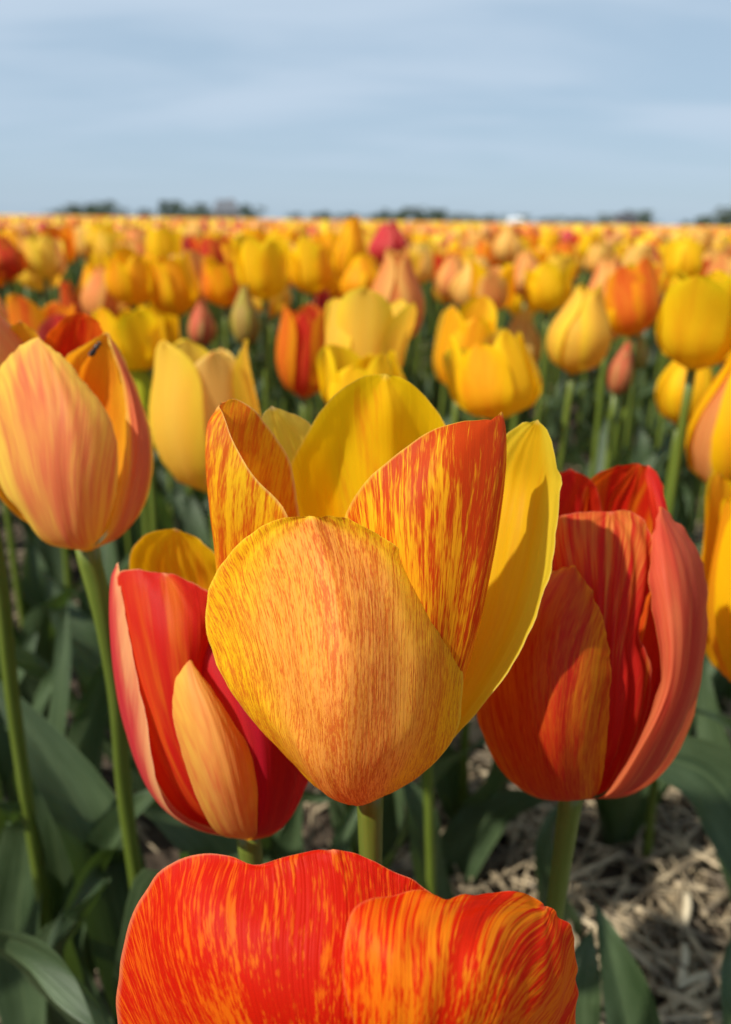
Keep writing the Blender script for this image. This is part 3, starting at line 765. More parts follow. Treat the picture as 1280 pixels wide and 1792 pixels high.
for s in (-1, 1):
    link('wing', mesh_np('wing', [(-.001, s * .0003, .0008), (.002, s * .0004, .0011), (.0032, s * .0012, .0009), (.001, s * .0014, .0008)], [(0, 1, 2, 3)]), DARK, fly)

# ------------------------------------------------------------------ blooms of the other tulips (unit size)
def sstep(a, b, x):
    t = np.clip((x - a) / (b - a), 0, 1); return t * t * (3 - 2 * t)
def unit_petal(ang, top, rs, inner, nu=9, nv=13, width=.58, point=1.6, lean=0.0, len_=1.0, belly=.42):
    vs_ = 1 - (1 - np.linspace(0, 1, nv)) ** 1.7
    rr = np.where(vs_ < belly, np.sqrt(np.clip(1 - (1 - vs_ / belly) ** 2, 0, 1)), 1.0)
    rr = rr * (1 - (1 - top) * sstep(belly, 1.02, vs_)) * .5 * (0.88 if inner else 1.0)
    rr = np.maximum(rr, .03)
    hw = width * .5 * np.clip(vs_ / .35, 0.1, 1) ** .6 * np.clip(1 - ((vs_ - .35) / .65).clip(0, 1) ** point, 0, 1) ** .62 * 1.12
    ph = rs.uniform(0, 6); am = rs.uniform(.006, .022)
    V, UV = [], []
    for j, vv in enumerate(vs_):
        for i in range(nu):
            u = -1 + 2 * i / (nu - 1)
            a = u * hw[j] / max(rr[j], .20)
            r = rr[j] + lean * vv ** 2 + am * math.sin(vv * 9 + ph + u * 2) * abs(u) ** 2 + .012 * (1 - abs(u)) * math.sin(vv * 3)
            r -= .02 * max(0, 1 - abs(u) * 9) * (vv > .05)
            V.append((r * math.cos(ang + a), r * math.sin(ang + a), vv * len_ + .012 * math.sin(u * 5 + ph) * vv)); UV.append((i / (nu - 1), vv))
    g = np.array(V).reshape(nv, nu, 3); vx, vy = vein(g)
    return V, grid_faces(nv, nu), np.concatenate([np.array(UV), vx.reshape(-1, 1), vy.reshape(-1, 1)], axis=1)
SHAPES = {'closed': dict(top=.40, width=.66, point=3.0), 'cup': dict(top=.84, width=.64, point=3.8), 'goblet': dict(top=1.06, width=.66, point=4.2),
          'open': dict(top=1.12, width=.62, point=2.8), 'ragged': dict(top=.90, width=.62, point=3.2), 'bud': dict(top=.24, width=.62, point=2.2)}
BLOOM = {}
for nm, kw in SHAPES.items():
    BLOOM[nm] = []
    for k in range(3):
        rs = np.random.RandomState(len(nm) * 100 + k)
        ms = []
        for q in range(6):
            ang = q * math.pi / 3 + rs.uniform(-.12, .12)
            v, f, uv = unit_petal(ang, kw['top'] * rs.uniform(.85, 1.12), rs, q % 2 == 0, width=kw['width'], point=kw['point'],
                                  lean=(rs.uniform(-.14, .16) if nm == 'ragged' else rs.uniform(-.03, .05) * (.4 if nm in ('closed', 'bud') else 2.2)), len_=rs.uniform(.72 if nm == 'ragged' else .86, 1.0), belly=rs.uniform(.36, .48))
            me = mesh_np('petal', v, [x[::-1] for x in f] if False else f, uv); me.materials.append(PAL['yellow']); ms.append(me)
        BLOOM[nm].append(ms)
def simple_bloom(top, seed):
    """one closed lobed cup for tulips too small to show their petals"""
    rs = np.random.RandomState(seed); V, UV = [], []
    n, rings = 12, 7
    for j in range(rings):
        vv = j / (rings - 1)
        r = .5 * (math.sqrt(max(0, 1 - (1 - min(vv / .42, 1)) ** 2)) if vv < .42 else 1 - (1 - top) * float(sstep(.42, 1, np.array(vv))))
        r = max(r, .05)
        for k in range(n):
            a = 2 * math.pi * k / n
            rk = r * (1 + .07 * math.cos(3 * a) + rs.uniform(-.03, .03))
            V.append((rk * math.cos(a), rk * math.sin(a), vv - (0.12 * (k % 2) * vv ** 6))); UV.append((k / n * 3 % 1, vv))
    F = []
    for j in range(rings - 1):
        for k in range(n):
            F.append((j * n + k, j * n + (k + 1) % n, (j + 1) * n + (k + 1) % n, (j + 1) * n + k))
    F.append(tuple(range(n))[::-1])
    V.append((0, 0, .72)); UV.append((.5, .8)); b0 = (rings - 1) * n
    for k in range(n): F.append((b0 + k, b0 + (k + 1) % n, len(V) - 1))
    return V, F, UV
SBLOOM = {}
for nm, kw in SHAPES.items():
    SBLOOM[nm] = []
    for k in range(2):
        v, f, uv = simple_bloom(max(kw['top'], .3), k + len(nm)); me = mesh_np('bloom', v, f, np.concatenate([np.array(uv), np.array(uv) * (.4, 1) - (.2, 0)], axis=1)); me.materials.append(PAL['yellow']); SBLOOM[nm].append(me)
STEMMESH = []
for k in range(4):
    a, b = rnd.uniform(-.02, .02), rnd.uniform(-.02, .02)
    v, f, uv = tube([(0, 0, 0), (a, b, .35), (a * .5 - b * .3, b, .7), (0, 0, 1)], [1, .95, .92, .9], 14, 8)
    v = [(x[0] if abs(0) else x[0], x[1], x[2]) for x in v]
    STEMMESH.append((a, b))
STEM_CACHE = {}
def stem_mesh(k, h):
    key = (k, round(h, 2))
    if key not in STEM_CACHE:
        a, b = STEMMESH[k]; a *= .4; b *= .4
        v, f, uv = tube([(0, 0, -.01), (a, b, h * .35), (a * .4, b * .8, h * .7), (0, 0, h), (0, 0, h + .004)], [.0036, .0031, .0029, .0029], 14, 8)
        me = mesh_np('stem', v, f, uv); me.materials.append(STEM); STEM_CACHE[key] = me
    return STEM_CACHE[key]
PLANTS = []          # (x, y) of every tulip's base
def tulip(loc, w, h, shape, colour, label, group=None, seed=0, petals=True, tilt=None, leaves=3, mix=None, foot=None):
    """loc: base of the bloom in the world"""
    r = random.Random(seed * 7 + 1)
    fx, fy = foot or (0, 0)
    root = empty('tulip', (loc[0] + fx, loc[1] + fy, 0))
    tag(root, label, 'tulip', group)
    z = round(loc[2], 2)
    if foot:
        v, f, uv = tube([(0, 0, -.01), (-fx * .1, -fy * .1, z * .4), (-fx, -fy, z), (-fx, -fy, z + .004)], [.0036, .0031, .0029, .0029], 14, 8)
        link('stem', mesh_np('stem', v, f, uv), STEM, root)
    else:
        link('stem', stem_mesh(r.randrange(4), z), STEM, root)
    rz = r.uniform(0, 6.3)
    tl = (r.gauss(0, .09), r.gauss(0, .09)) if tilt is None else tilt
    if petals:
        ms = BLOOM[shape][r.randrange(3)]
        for q, me in enumerate(ms):
            mt = PAL[colour]
            if mix and q in mix[1]: mt = PAL[mix[0]]
            o = link('petal', me, mt, root, (-fx, -fy, z))
            o.scale = (w, w, h); o.rotation_euler = (tl[0], tl[1], rz)
    else:
        o = link('bloom', SBLOOM[shape][r.randrange(2)], PAL[colour], root, (0, 0, z))
        o.scale = (w, w, h); o.rotation_euler = (tl[0], tl[1], rz)
    if leaves: grow_leaves(root, leaves, .21 * r.uniform(.85, 1.15), seed)
    PLANTS.append((loc[0], loc[1]))
    return root
for hroot in (A, B, C, D, E): PLANTS.append((hroot.location.x, hroot.location.y))

def tulip_px(cx, yt, yb, wpx, shape, colour, label, wm=.048, seed=0, **kw):
    d = FPX * wm / wpx
    p = P(cx, yb, d)
    # bloom height that spans the pixels yt..yb at that depth
    ang = PITCH + math.atan2((yt + yb) / 2 - CY, FPX)
    h = (yb - yt) / FPX * d / max(.3, math.cos(ang)) * math.cos(ang - PITCH) ** 0
    wide = {'open': 1.12, 'goblet': 1.0}.get(shape, 1.0)
    return tulip(p, wm / wide, h, shape, colour, label, seed=seed, **kw)

EXPL = [
 # cx, ytop, ybottom, width px, shape, colour, label, landmark phrase
 (376, 600, 872, 180, 'cup', 'pale yellow', 'cream tulip with a buckled petal, standing between the fly tulip and the flecked tulip', 'cream buckled tulip', dict(mix=('cream', (0, 2, 4)), wm=.056)),
 (262, 622, 790, 78, 'closed', 'lime', 'lime green closed bud right behind the tulip that carries the fly', 'lime green bud', dict(wm=.034)),
 (238, 524, 650, 112, 'ragged', 'yellow', 'yellow tulip with a peach patch, just above the lime green bud', 'yellow tulip over the lime bud', dict(mix=('golden', (1, 3)))),
 (355, 523, 610, 50, 'bud', 'red-tipped bud', 'brownish bud with a red tip, above the cream buckled tulip', 'brownish red-tipped bud', dict(wm=.026)),
 (430, 490, 602, 54, 'bud', 'green bud', 'olive green bud standing alone in the dark gap beside the brownish red-tipped bud', 'olive green bud', dict(wm=.028)),
 (532, 536, 702, 100, 'cup', 'orange', 'red-orange tulip in front of the rose-red bud, above the back petal of the flecked tulip', 'red-orange tulip', dict(mix=('red-orange', (1, 2, 4)))),
 (570, 500, 585, 44, 'closed', 'rose-red', 'rose-red bud peeping over the red-orange tulip', 'rose-red bud', dict(wm=.03)),
 (632, 520, 700, 138, 'goblet', 'pale yellow', 'broad pale yellow tulip overlapping the peach closed tulip', 'broad pale yellow tulip', dict()),
 (640, 605, 740, 152, 'ragged', 'yellow', 'bright yellow tulip directly behind the back petal of the flecked tulip', 'bright yellow tulip', dict(wm=.046)),
 (692, 446, 612, 98, 'closed', 'peach', 'tall peach closed tulip under the rose-red dome', 'tall peach closed tulip', dict()),
 (680, 397, 470, 74, 'closed', 'rose-red', 'rose-red dome-shaped tulip rising to the horizon behind the tall peach tulip', 'rose-red dome', dict(wm=.05)),
 (610, 385, 500, 60, 'closed', 'golden', 'golden tulip whose tip breaks the horizon beside the rose-red dome', 'golden horizon tulip', dict(wm=.046)),
 (800, 525, 692, 112, 'ragged', 'golden', 'golden tulip with a red notch on top, beside the tall peach closed tulip', 'golden notched tulip', dict(mix=('pale yellow', (0, 3)))),
 (875, 590, 745, 158, 'ragged', 'yellow', 'wide open yellow tulip showing its inside, behind the streaked petal of the flecked tulip', 'wide open yellow tulip', dict(mix=('golden', (1, 4)), wm=.054)),
 (906, 550, 660, 74, 'closed', 'cream', 'cream pointed tulip rising out from behind the wide open yellow tulip', 'cream pointed tulip', dict()),
 (1003, 490, 645, 108, 'closed', 'pale yellow', 'smooth egg-shaped pale yellow tulip on a clear green stem', 'egg-shaped pale yellow tulip', dict()),
 (1062, 442, 595, 86, 'closed', 'peach', 'peach tulip with a pale margin, behind the egg-shaped yellow tulip', 'peach tulip with pale margin', dict()),
 (1108, 458, 590, 98, 'ragged', 'orange', 'orange tulip leaning over, beside the peach tulip with a pale margin', 'leaning orange tulip', dict(mix=('golden', (1,)), tilt=(.10, .34))),
 (1212, 470, 640, 142, 'goblet', 'yellow', 'large yellow goblet-shaped tulip against the frame edge', 'large yellow goblet tulip', dict()),
 (1186, 608, 755, 98, 'closed', 'yellow', 'round yellow tulip below the yellow goblet-shaped one', 'round yellow tulip', dict(wm=.042)),
 (1262, 560, 855, 152, 'closed', 'peach', 'peach tulip with cream margins, cut by the frame edge below the yellow goblet tulip', 'peach edge tulip', dict(wm=.052, mix=('golden', (1, 3)), leaves=0)),
 (1338, 840, 1225, 215, 'cup', 'golden', 'amber tulip cut by the frame edge beside the dusky red tulip', 'amber edge tulip', dict(wm=.05, mix=('orange', (0, 2)), leaves=0, foot=(.06, .02))),
 (1075, 598, 700, 44, 'bud', 'red-tipped bud', 'slim greenish bud with a red tip under the leaning orange tulip', 'slim red-tipped bud', dict(wm=.022)),
 (1118, 575, 640, 34, 'bud', 'green bud', 'small green bud half lost in shade beside the slim red-tipped bud', 'small green bud', dict(wm=.02)),
 (465, 415, 527, 92, 'goblet', 'yellow', 'bright yellow broad tulip above the olive green bud', 'bright broad tulip', dict()),
 (395, 435, 535, 78, 'ragged', 'orange', 'orange tulip between the bright broad yellow tulip and a yellow pair', 'orange tulip', dict(mix=('golden', (0, 2, 4)))),
 (318, 445, 555, 86, 'cup', 'golden', 'golden ribbed tulip just above the brownish red-tipped bud', 'golden ribbed tulip', dict(mix=('yellow', (0, 2)))),
 (235, 438, 540, 88, 'ragged', 'golden', 'golden tulip directly above the yellow tulip with the peach patch', 'golden tulip', dict(mix=('yellow', (1,)))),
 (290, 395, 470, 60, 'cup', 'yellow', 'lemon tulip peeping over the golden ribbed tulip', 'lemon tulip', dict()),
 (188, 470, 575, 84, 'closed', 'peach', 'soft peach tulip left of the yellow tulip with the peach patch', 'soft peach tulip', dict()),
 (82, 500, 640, 112, 'ragged', 'orange', 'orange tulip with a dusky rose petal right behind the fly tulip', 'orange and rose tulip', dict(mix=('rose-red', (3,)))),
 (140, 490, 590, 40, 'closed', 'red-orange', 'narrow red tulip rising between the fly tulip and the soft peach tulip', 'narrow red tulip', dict(wm=.026)),
 (14, 410, 490, 74, 'closed', 'red-orange', 'brick red tulip at the frame edge above the fly tulip', 'brick red tulip', dict()),
 (82, 412, 495, 72, 'ragged', 'pale yellow', 'pale yellow tulip next to the brick red tulip', 'pale yellow side tulip', dict(mix=('peach', (1, 4)))),
 (-20, 490, 640, 110, 'closed', 'peach', 'dusky peach tulip half out of the frame, touching the fly tulip', 'dusky peach tulip', dict()),
 (545, 425, 520, 74, 'ragged', 'golden', 'golden yellow tulip between the bright broad tulip and the golden horizon tulip', 'golden yellow tulip', dict(mix=('yellow', (0, 3)))),
 (860, 455, 550, 78, 'ragged', 'golden', 'amber blurred tulip above the golden notched tulip', 'amber blurred tulip', dict(mix=('peach', (0, 3)))),
 (790, 440, 520, 62, 'closed', 'peach', 'small peach tulip beside the tall peach closed tulip, on its sunlit side away', 'small peach tulip', dict()),
 (960, 455, 545, 78, 'ragged', 'yellow', 'yellow tulip showing only its top behind the egg-shaped tulip', 'half hidden yellow tulip', dict()),
 (910, 490, 560, 54, 'cup', 'yellow', 'small clear yellow tulip above the cream pointed tulip', 'small clear yellow tulip', dict()),
 (1190, 425, 500, 66, 'cup', 'yellow', 'yellow tulip peeping over the large yellow goblet tulip', 'peeping yellow tulip', dict()),
]
EXPL[37] = EXPL[37][:6] + ('small peach tulip between the tall peach closed tulip and the amber blurred tulip',) + EXPL[37][7:]
MARKS = []
for i, (cx, yt, yb, w, sh, colr, lab, mark, kw) in enumerate(EXPL):
    tulip_px(cx, yt, yb, w, sh, colr, lab, seed=100 + i, **kw)
    MARKS.append((mark, cx, (yt + yb) / 2))

# ------------------------------------------------------------------ field beyond: individual tulips
GRP = 'tulips of the field'
pos = list(PLANTS)
cand = []
r = random.Random(12)
tries = 0
while len(cand) < 252 and tries < 60000:
    tries += 1
    y = .78 + 1.55 * r.random() ** .72
    x = r.uniform(-.53, .53) * y
    if any((x - a) ** 2 + (y - b) ** 2 < .060 ** 2 for a, b in pos if abs(b - y) < .1): continue
    pos.append((x, y)); cand.append((x, y))
COLS = ['yellow'] * 34 + ['golden'] * 18 + ['pale yellow'] * 22 + ['peach'] * 12 + ['orange'] * 9 + ['red-orange'] * 6 + ['rose-red'] * 4 + ['cream'] * 8 + ['green bud'] * 2
SHN = {'ragged': 'uneven', 'closed': 'closed', 'cup': 'cup-shaped', 'goblet': 'wide', 'bud': 'slim', 'open': 'open'}
info = []
for x, y in cand:
    c = r.choice(COLS)
    sh = 'bud' if c == 'green bud' else r.choice(['closed', 'closed', 'cup', 'ragged', 'ragged', 'ragged', 'goblet'])
    w = r.uniform(.044, .055) if sh != 'bud' else .027
    h = r.uniform(.056, .070)
    top = r.gauss(.412, .015)
    top = min(max(top, .37), .442)
    info.append([x, y, c, sh, w, h, top - h])
HMARK = [('farmhouse tree clump', 330, 368), ('low dark tree clump', 165, 372), ('row of horizon trees', 720, 382), ('white greenhouse on the horizon', 905, 388), ('dark-roofed barn', 1095, 384)]
used = {}
for it in info:
    px, py, d = proj((it[0], it[1], it[6] + it[5] * .5))
    best = min(MARKS + HMARK, key=lambda m: (m[1] - px) ** 2 + ((m[2] - py) * 1.4) ** 2)
    dx, dy = px - best[1], py - best[2]
    if any(best is m for m in HMARK): rel = 'below the'
    elif abs(dx) > 1.6 * abs(dy): rel = 'left of the' if dx < 0 else 'right of the'
    elif dy < 0: rel = 'above the' if abs(dx) < .5 * abs(dy) else ('above and left of the' if dx < 0 else 'above and right of the')
    else: rel = 'below the' if abs(dx) < .5 * abs(dy) else ('below and left of the' if dx < 0 else 'below and right of the')
    cname = {'green bud': 'green', 'peach': 'peach', 'cream': 'cream'}.get(it[2], it[2])
    key = '%s %s tulip %s %s' % (cname, SHN[it[3]], rel, best[0])
    it += [key, px, py, math.hypot(dx, dy)]
    used.setdefault(key, []).append(it)
ORD = ['nearest', 'second nearest', 'third nearest', 'fourth nearest', 'fifth nearest', 'sixth nearest', 'seventh nearest', 'eighth nearest', 'ninth nearest']
for key, lst in used.items():
    lst.sort(key=lambda q: q[10])
    for k, it in enumerate(lst):
        lab = 'blurred ' + key if len(lst) == 1 else 'blurred ' + key + ', ' + ORD[min(k, 8)] + ' to it'
        if len(lab.split()) > 16: lab = lab.replace('blurred ', '').replace(' to it', '')
        it.append(lab)
for i, it in enumerate(info):
    tulip((it[0], it[1], it[6]), it[4], it[5], it[3], it[2], it[11], GRP, seed=500 + i, petals=it[1] < 1.75, leaves=2 if it[1] < 2.2 else 1)

# ------------------------------------------------------------------ field beyond: the mass of tulips
def far_mass(n_target, y0, y1, seed, simple):
    rs = np.random.RandomState(seed)
    y = np.sqrt(rs.uniform(y0 ** 2, y1 ** 2, n_target)); x = rs.uniform(-1.1, 1.1, n_target) * y
    if y1 < 3:   # beside the frame only
        sd_ = np.where(rs.rand(n_target) < .5, -1, 1); x = sd_ * (.60 * y + .06 + rs.uniform(0, 1.3, n_target))
    top = np.clip(rs.normal(.408, .018, n_target), .35, .446)
    w = rs.uniform(.042, .052, n_target) * .5; h = rs.uniform(.05, .064, n_target)
    n = 6
    prof = [(.0, .25), (.3, 1.0), (.75, .85), (1.0, .45)] if not simple else [(.0, .4), (.4, 1.0), (1.0, .5)]
    k = len(prof)
    ang = np.arange(n) * 2 * np.pi / n
    a0 = rs.uniform(0, 6, n_target)
    V = np.zeros((n_target, k, n, 3), np.float32)
    for j, (zz_, rr_) in enumerate(prof):
        A_ = ang[None, :] + a0[:, None]
        wob = 1 + .12 * np.cos(3 * (A_ - a0[:, None]))
        V[:, j, :, 0] = x[:, None] + np.cos(A_) * (w * rr_)[:, None] * wob
        V[:, j, :, 1] = y[:, None] + np.sin(A_) * (w * rr_)[:, None] * wob
        V[:, j, :, 2] = (top - h + h * zz_)[:, None]
    V = V.reshape(-1, 3)
    base = []
    for j in range(k - 1):
        for q in range(n):
            base.append((j * n + q, j * n + (q + 1) % n, (j + 1) * n + (q + 1) % n, (j + 1) * n + q))
    b0 = (k - 1) * n
    base += [(b0, b0 + 1, b0 + 2, b0 + 3), (b0 + 3, b0 + 4, b0 + 5, b0)]
    F = (np.array(base)[None] + (np.arange(n_target) * k * n)[:, None, None]).reshape(-1, 4)
    cid = np.repeat(rs.rand(n_target), k * n)
    return V, F, cid
def mass_mat():
    m, t = new_mat('mixed_tulip_petals')
    at = N(t, 'ShaderNodeAttribute', attribute_name='tint')
    cr_ = N(t, 'ShaderNodeValToRGB'); cr_.color_ramp.interpolation = 'CONSTANT'
    els = cr_.color_ramp.elements
    stops = [(0, YEL2), (.30, (.86, .40, .01)), (.36, (.88, .56, .06)), (.46, PEACH), (.66, (.84, .25, .02)), (.83, (.74, .12, .04)), (.93, (.64, .06, .05))]
    els[0].position = 0; els[0].color = (*stops[0][1], 1)
    els[1].position = stops[1][0]; els[1].color = (*stops[1][1], 1)
    for p_, c_ in stops[2:]:
        e = els.new(p_); e.color = (*c_, 1)
    L(t, at.outputs['Fac'], cr_.inputs[0])
    pr = N(t, 'ShaderNodeBsdfPrincipled'); L(t, cr_.outputs[0], pr.inputs['Base Color']); pr.inputs['Roughness'].default_value = .5
    tr = N(t, 'ShaderNodeBsdfTranslucent'); L(t, cr_.outputs[0], tr.inputs[0])
    mx = N(t, 'ShaderNodeMixShader'); mx.inputs[0].default_value = .35
    L(t, pr.outputs[0], mx.inputs[1]); L(t, tr.outputs[0], mx.inputs[2])
    o = N(t, 'ShaderNodeOutputMaterial'); L(t, mx.outputs[0], o.inputs[0]); return m
MASS = mass_mat()
for y0, y1, dens, sd, simple in ((.25, 2.28, 0, 4, False), (2.28, 9.0, 92, 1, False), (9.0, 30.0, 34, 2, True)):
    n = int(1.1 * (y1 ** 2 - y0 ** 2) * dens) or 380
    V, F, cid = far_mass(n, y0, y1, sd, simple)
    me = mesh_np('tulip_mass', V, F)
    a = me.attributes.new('tint', 'FLOAT', 'POINT'); a.data.foreach_set('value', cid.astype(np.float32))
    o = link('tulip_mass', me, MASS)
    tag(o, 'tulips of mixed colours growing beside the view' if y1 < 3 else 'countless small tulips of mixed colours filling the field towards the horizon' if not simple else 'far strip of mixed tulips merging into one band', kind='stuff')
# green under-storey of stems and leaves below that mass
rs = np.random.RandomState(8)
n = 16000
y = np.sqrt(rs.uniform(2.2 ** 2, 12 ** 2, n)); x = rs.uniform(-1.1, 1.1, n) * y
y[:2600] = np.sqrt(rs.uniform(.2 ** 2, 2.3 ** 2, 2600)); x[:2600] = np.where(rs.rand(2600) < .5, -1, 1) * (.58 * y[:2600] + .05 + rs.uniform(0, 1.4, 2600))
a = rs.uniform(0, 6.3, n); w = rs.uniform(.008, .02, n); h = rs.uniform(.20, .33, n)
dx, dy = np.cos(a) * w, np.sin(a) * w
lx, ly = rs.uniform(-.06, .06, n), rs.uniform(-.06, .06, n)
V = np.zeros((n, 4, 3), np.float32)
V[:, 0] = np.stack([x - dx, y - dy, np.zeros(n) - .02], 1); V[:, 1] = np.stack([x + dx, y + dy, np.zeros(n) - .02], 1)
V[:, 2] = np.stack([x + lx + dx * .3, y + ly + dy * .3, h], 1); V[:, 3] = np.stack([x + lx - dx * .3, y + ly - dy * .3, h], 1)
F = np.arange(n * 4).reshape(n, 4)
tag(link('tulip_foliage', mesh_np('tulip_foliage', V.reshape(-1, 3), F, np.tile([[0.2, 0], [.8, 0], [.6, 1], [.4, 1]], (n, 1))), LEAF), 'green leaves and stems under the far tulips', kind='stuff')
# farthest strip: bumpy flower carpet
nx, ny = 420, 120
ys = 29 * (330 / 29.0) ** np.linspace(0, 1, ny)
V = []
rs = np.random.RandomState(9)
for yy in ys:
    xx = np.linspace(-1.5, 1.5, nx) * yy
    V.append(np.stack([xx, np.full(nx, yy) + rs.uniform(-.01, .01, nx) * yy, .36 + rs.uniform(0, .06, nx)], 1))
V = np.concatenate(V)
m, t = new_mat('distant_flower_colour')
tcx = N(t, 'ShaderNodeTexCoord'); vo = N(t, 'ShaderNodeTexVoronoi'); vo.inputs['Scale'].default_value = 3.0
L(t, tcx.outputs['Object'], vo.inputs['Vector'])
sx = N(t, 'ShaderNodeSeparateColor'); L(t, vo.outputs['Color'], sx.inputs[0])
n1 = N(t, 'ShaderNodeTexNoise'); n1.inputs['Scale'].default_value = .05; L(t, tcx.outputs['Object'], n1.inputs['Vector'])
c_ = MIX(t, MR(t, sx.outputs[0], .3, .75), (.80, .46, .03), (.80, .30, .02))
c_ = MIX(t, MR(t, sx.outputs[1], .75, .95), c_, (.12, .15, .03))
c_ = MIX(t, MR(t, n1.outputs[0], .45, .6, 0, .5), c_, (.80, .52, .03))
pr = N(t, 'ShaderNodeBsdfPrincipled'); L(t, c_, pr.inputs['Base Color']); pr.inputs['Roughness'].default_value = .8
o = N(t, 'ShaderNodeOutputMaterial'); L(t, pr.outputs[0], o.inputs[0])
tag(link('flower_carpet', mesh_np('flower_carpet', V, grid_faces(ny, nx)), m), 'distant carpet of tulips in yellow and orange ending at the horizon', kind='stuff')

# ------------------------------------------------------------------ leaves of the near tulips
for root, n, sz, sd in ((A, 1, .18, 1), (B, 3, .20, 2), (E, 4, .24, 5)):
    grow_leaves(root, n, sz, sd)
W_ = Vector
# bottom left
leaf_px(D, [(60, 2150, .27), (-120, 1850, .28), (-80, 1640, .29), (40, 1650, .285), (140, 1715, .275), (230, 1850, .26)], .024, fold=.5, wav=.005, seed=3, facing=W_((.2, -1, -.25)))
leaf_px(B, [(430, 1760, .44), (330, 1640, .42), (190, 1500, .39), (120, 1600, .36), (80, 1680, .34)], .020, seed=5, twist=.9)
leaf_px(E, [(190, 1800, .44), (130, 1640, .42), (170, 1530, .40), (235, 1420, .37), (290, 1370, .35)], .022, seed=6, twist=.5, fold=.7)
leaf_px(E, [(60, 1850, .42), (30, 1650, .41), (45, 1480, .39), (40, 1420, .37), (-10, 1400, .36)], .034, seed=7, fold=.4)
leaf_px(E, [(140, 1750, .46), (100, 1480, .44), (105, 1250, .43), (118, 1060, .43)], .024, seed=8, twist=.6)
leaf_px(E, [(60, 1700, .46), (130, 1400, .45), (165, 1230, .45), (205, 1120, .44)], .026, seed=9, twist=-.5)
leaf_px(B, [(430, 1800, .42), (420, 1640, .41), (380, 1480, .40), (290, 1420, .39), (240, 1410, .38)], .040, seed=10, fold=.2)
leaf_px(B, [(480, 1760, .44), (500, 1600, .43), (515, 1480, .42), (525, 1400, .41)], .026, seed=11, twist=.4)
leaf_px(A, [(560, 1750, .40), (585, 1560, .40), (610, 1450, .40), (640, 1390, .40)], .016, seed=12, twist=.3, fold=.6)
# bottom right
leaf_px(C, [(1130, 2000, .36), (1115, 1880, .34), (1085, 1720, .335), (1040, 1580, .34)], .026, seed=13, fold=.75)
leaf_px(C, [(1030, 1950, .36), (1010, 1820, .35), (1018, 1700, .35), (1040, 1620, .36)], .022, seed=14, fold=.3)
leaf_px(C, [(1010, 1640, .50), (960, 1560, .47), (950, 1480, .46), (985, 1400, .46)], .020, seed=15, twist=-.5)
leaf_px(C, [(760, 1620, .56), (800, 1500, .54), (870, 1420, .52), (965, 1395, .50)], .034, seed=16, fold=.3, twist=.5)
AMB = [o for o in SC.objects if o.get('label', '').startswith('amber tulip cut')][0]
leaf_px(AMB, [(1420, 1700, .40), (1330, 1500, .39), (1240, 1360, .385), (1140, 1330, .38), (1075, 1370, .375)], .042, seed=17, fold=.25)
leaf_px(AMB, [(1400, 1640, .43), (1330, 1480, .42), (1260, 1390, .41), (1180, 1330, .40)], .05, seed=18, fold=.4)
leaf_px(AMB, [(1380, 1500, .44), (1330, 1330, .43), (1270, 1265, .42), (1215, 1240, .41)], .010, seed=19, fold=.4)
leaf_px(AMB, [(1330, 1990, .34), (1290, 1850, .33), (1276, 1740, .33), (1283, 1640, .34)], .014, seed=20, fold=.4)
leaf_px(AMB, [(1300, 1600, .52), (1260, 1350, .50), (1240, 1250, .50), (1230, 1150, .50)], .024, seed=21, twist=.6)

# tulips whose blooms stand outside the frame or behind others: stems that cross the view
def stem_plant(pts, bloom_at, colour, shape, label, r0=.0031, wm=.05, h=.06):
    top = P(*pts[-1])
    g = P(*pts[0]); root = empty('tulip', (g.x, g.y, 0)); tag(root, label, 'tulip')
    w = [Vector((0, 0, -.01))] + [P(*p) - root.location for p in pts[1:]]
    v, f, uv = tube(w, [r0 * 1.1, r0, r0], 28, 12); link('stem', mesh_np('stem', v, f, uv), STEM, root)
    z = w[-1]
    rr = random.Random(len(label))
    for me in BLOOM[shape][0]:
        o = link('petal', me, PAL[colour], root, z); o.scale = (wm, wm, h); o.rotation_euler = (0, 0, rr.random())
    grow_leaves(root, 2, .2, len(label)); PLANTS.append((g.x, g.y))
stem_plant([(70, 1560, .40), (52, 1430, .372), (22, 1220, .335), (-2, 1000, .30), (-50, 760, .27)], None, 'peach', 'closed', 'tulip whose bare leaning stem enters at the frame edge below the fly tulip')
stem_plant([(760, 1720, .44), (755, 1560, .42), (748, 1340, .385), (735, 1120, .36)], None, 'yellow', 'closed', 'tulip hidden by the flecked tulip, only its thin stem showing beside the dusky red tulip', r0=.0028, wm=.046, h=.055)
for i, (x, y) in enumerate([(-.33, .30), (-.25, .42), (-.40, .46), (-.16, .48), (-.30, .58), (.34, .62), (-.08, .62), (.22, .72), (.46, .62), (-.44, .66), (.02, .74)]):
    root = empty('tulip_leaves', (x, y, 0))
    q = proj((x, y, .12))
    tag(root, 'flowerless clump of green tulip leaves growing low between the tulip stems', 'tulip leaves', 'flowerless tulip leaf clumps in the shade')
    grow_leaves(root, 5, .22, 900 + i)

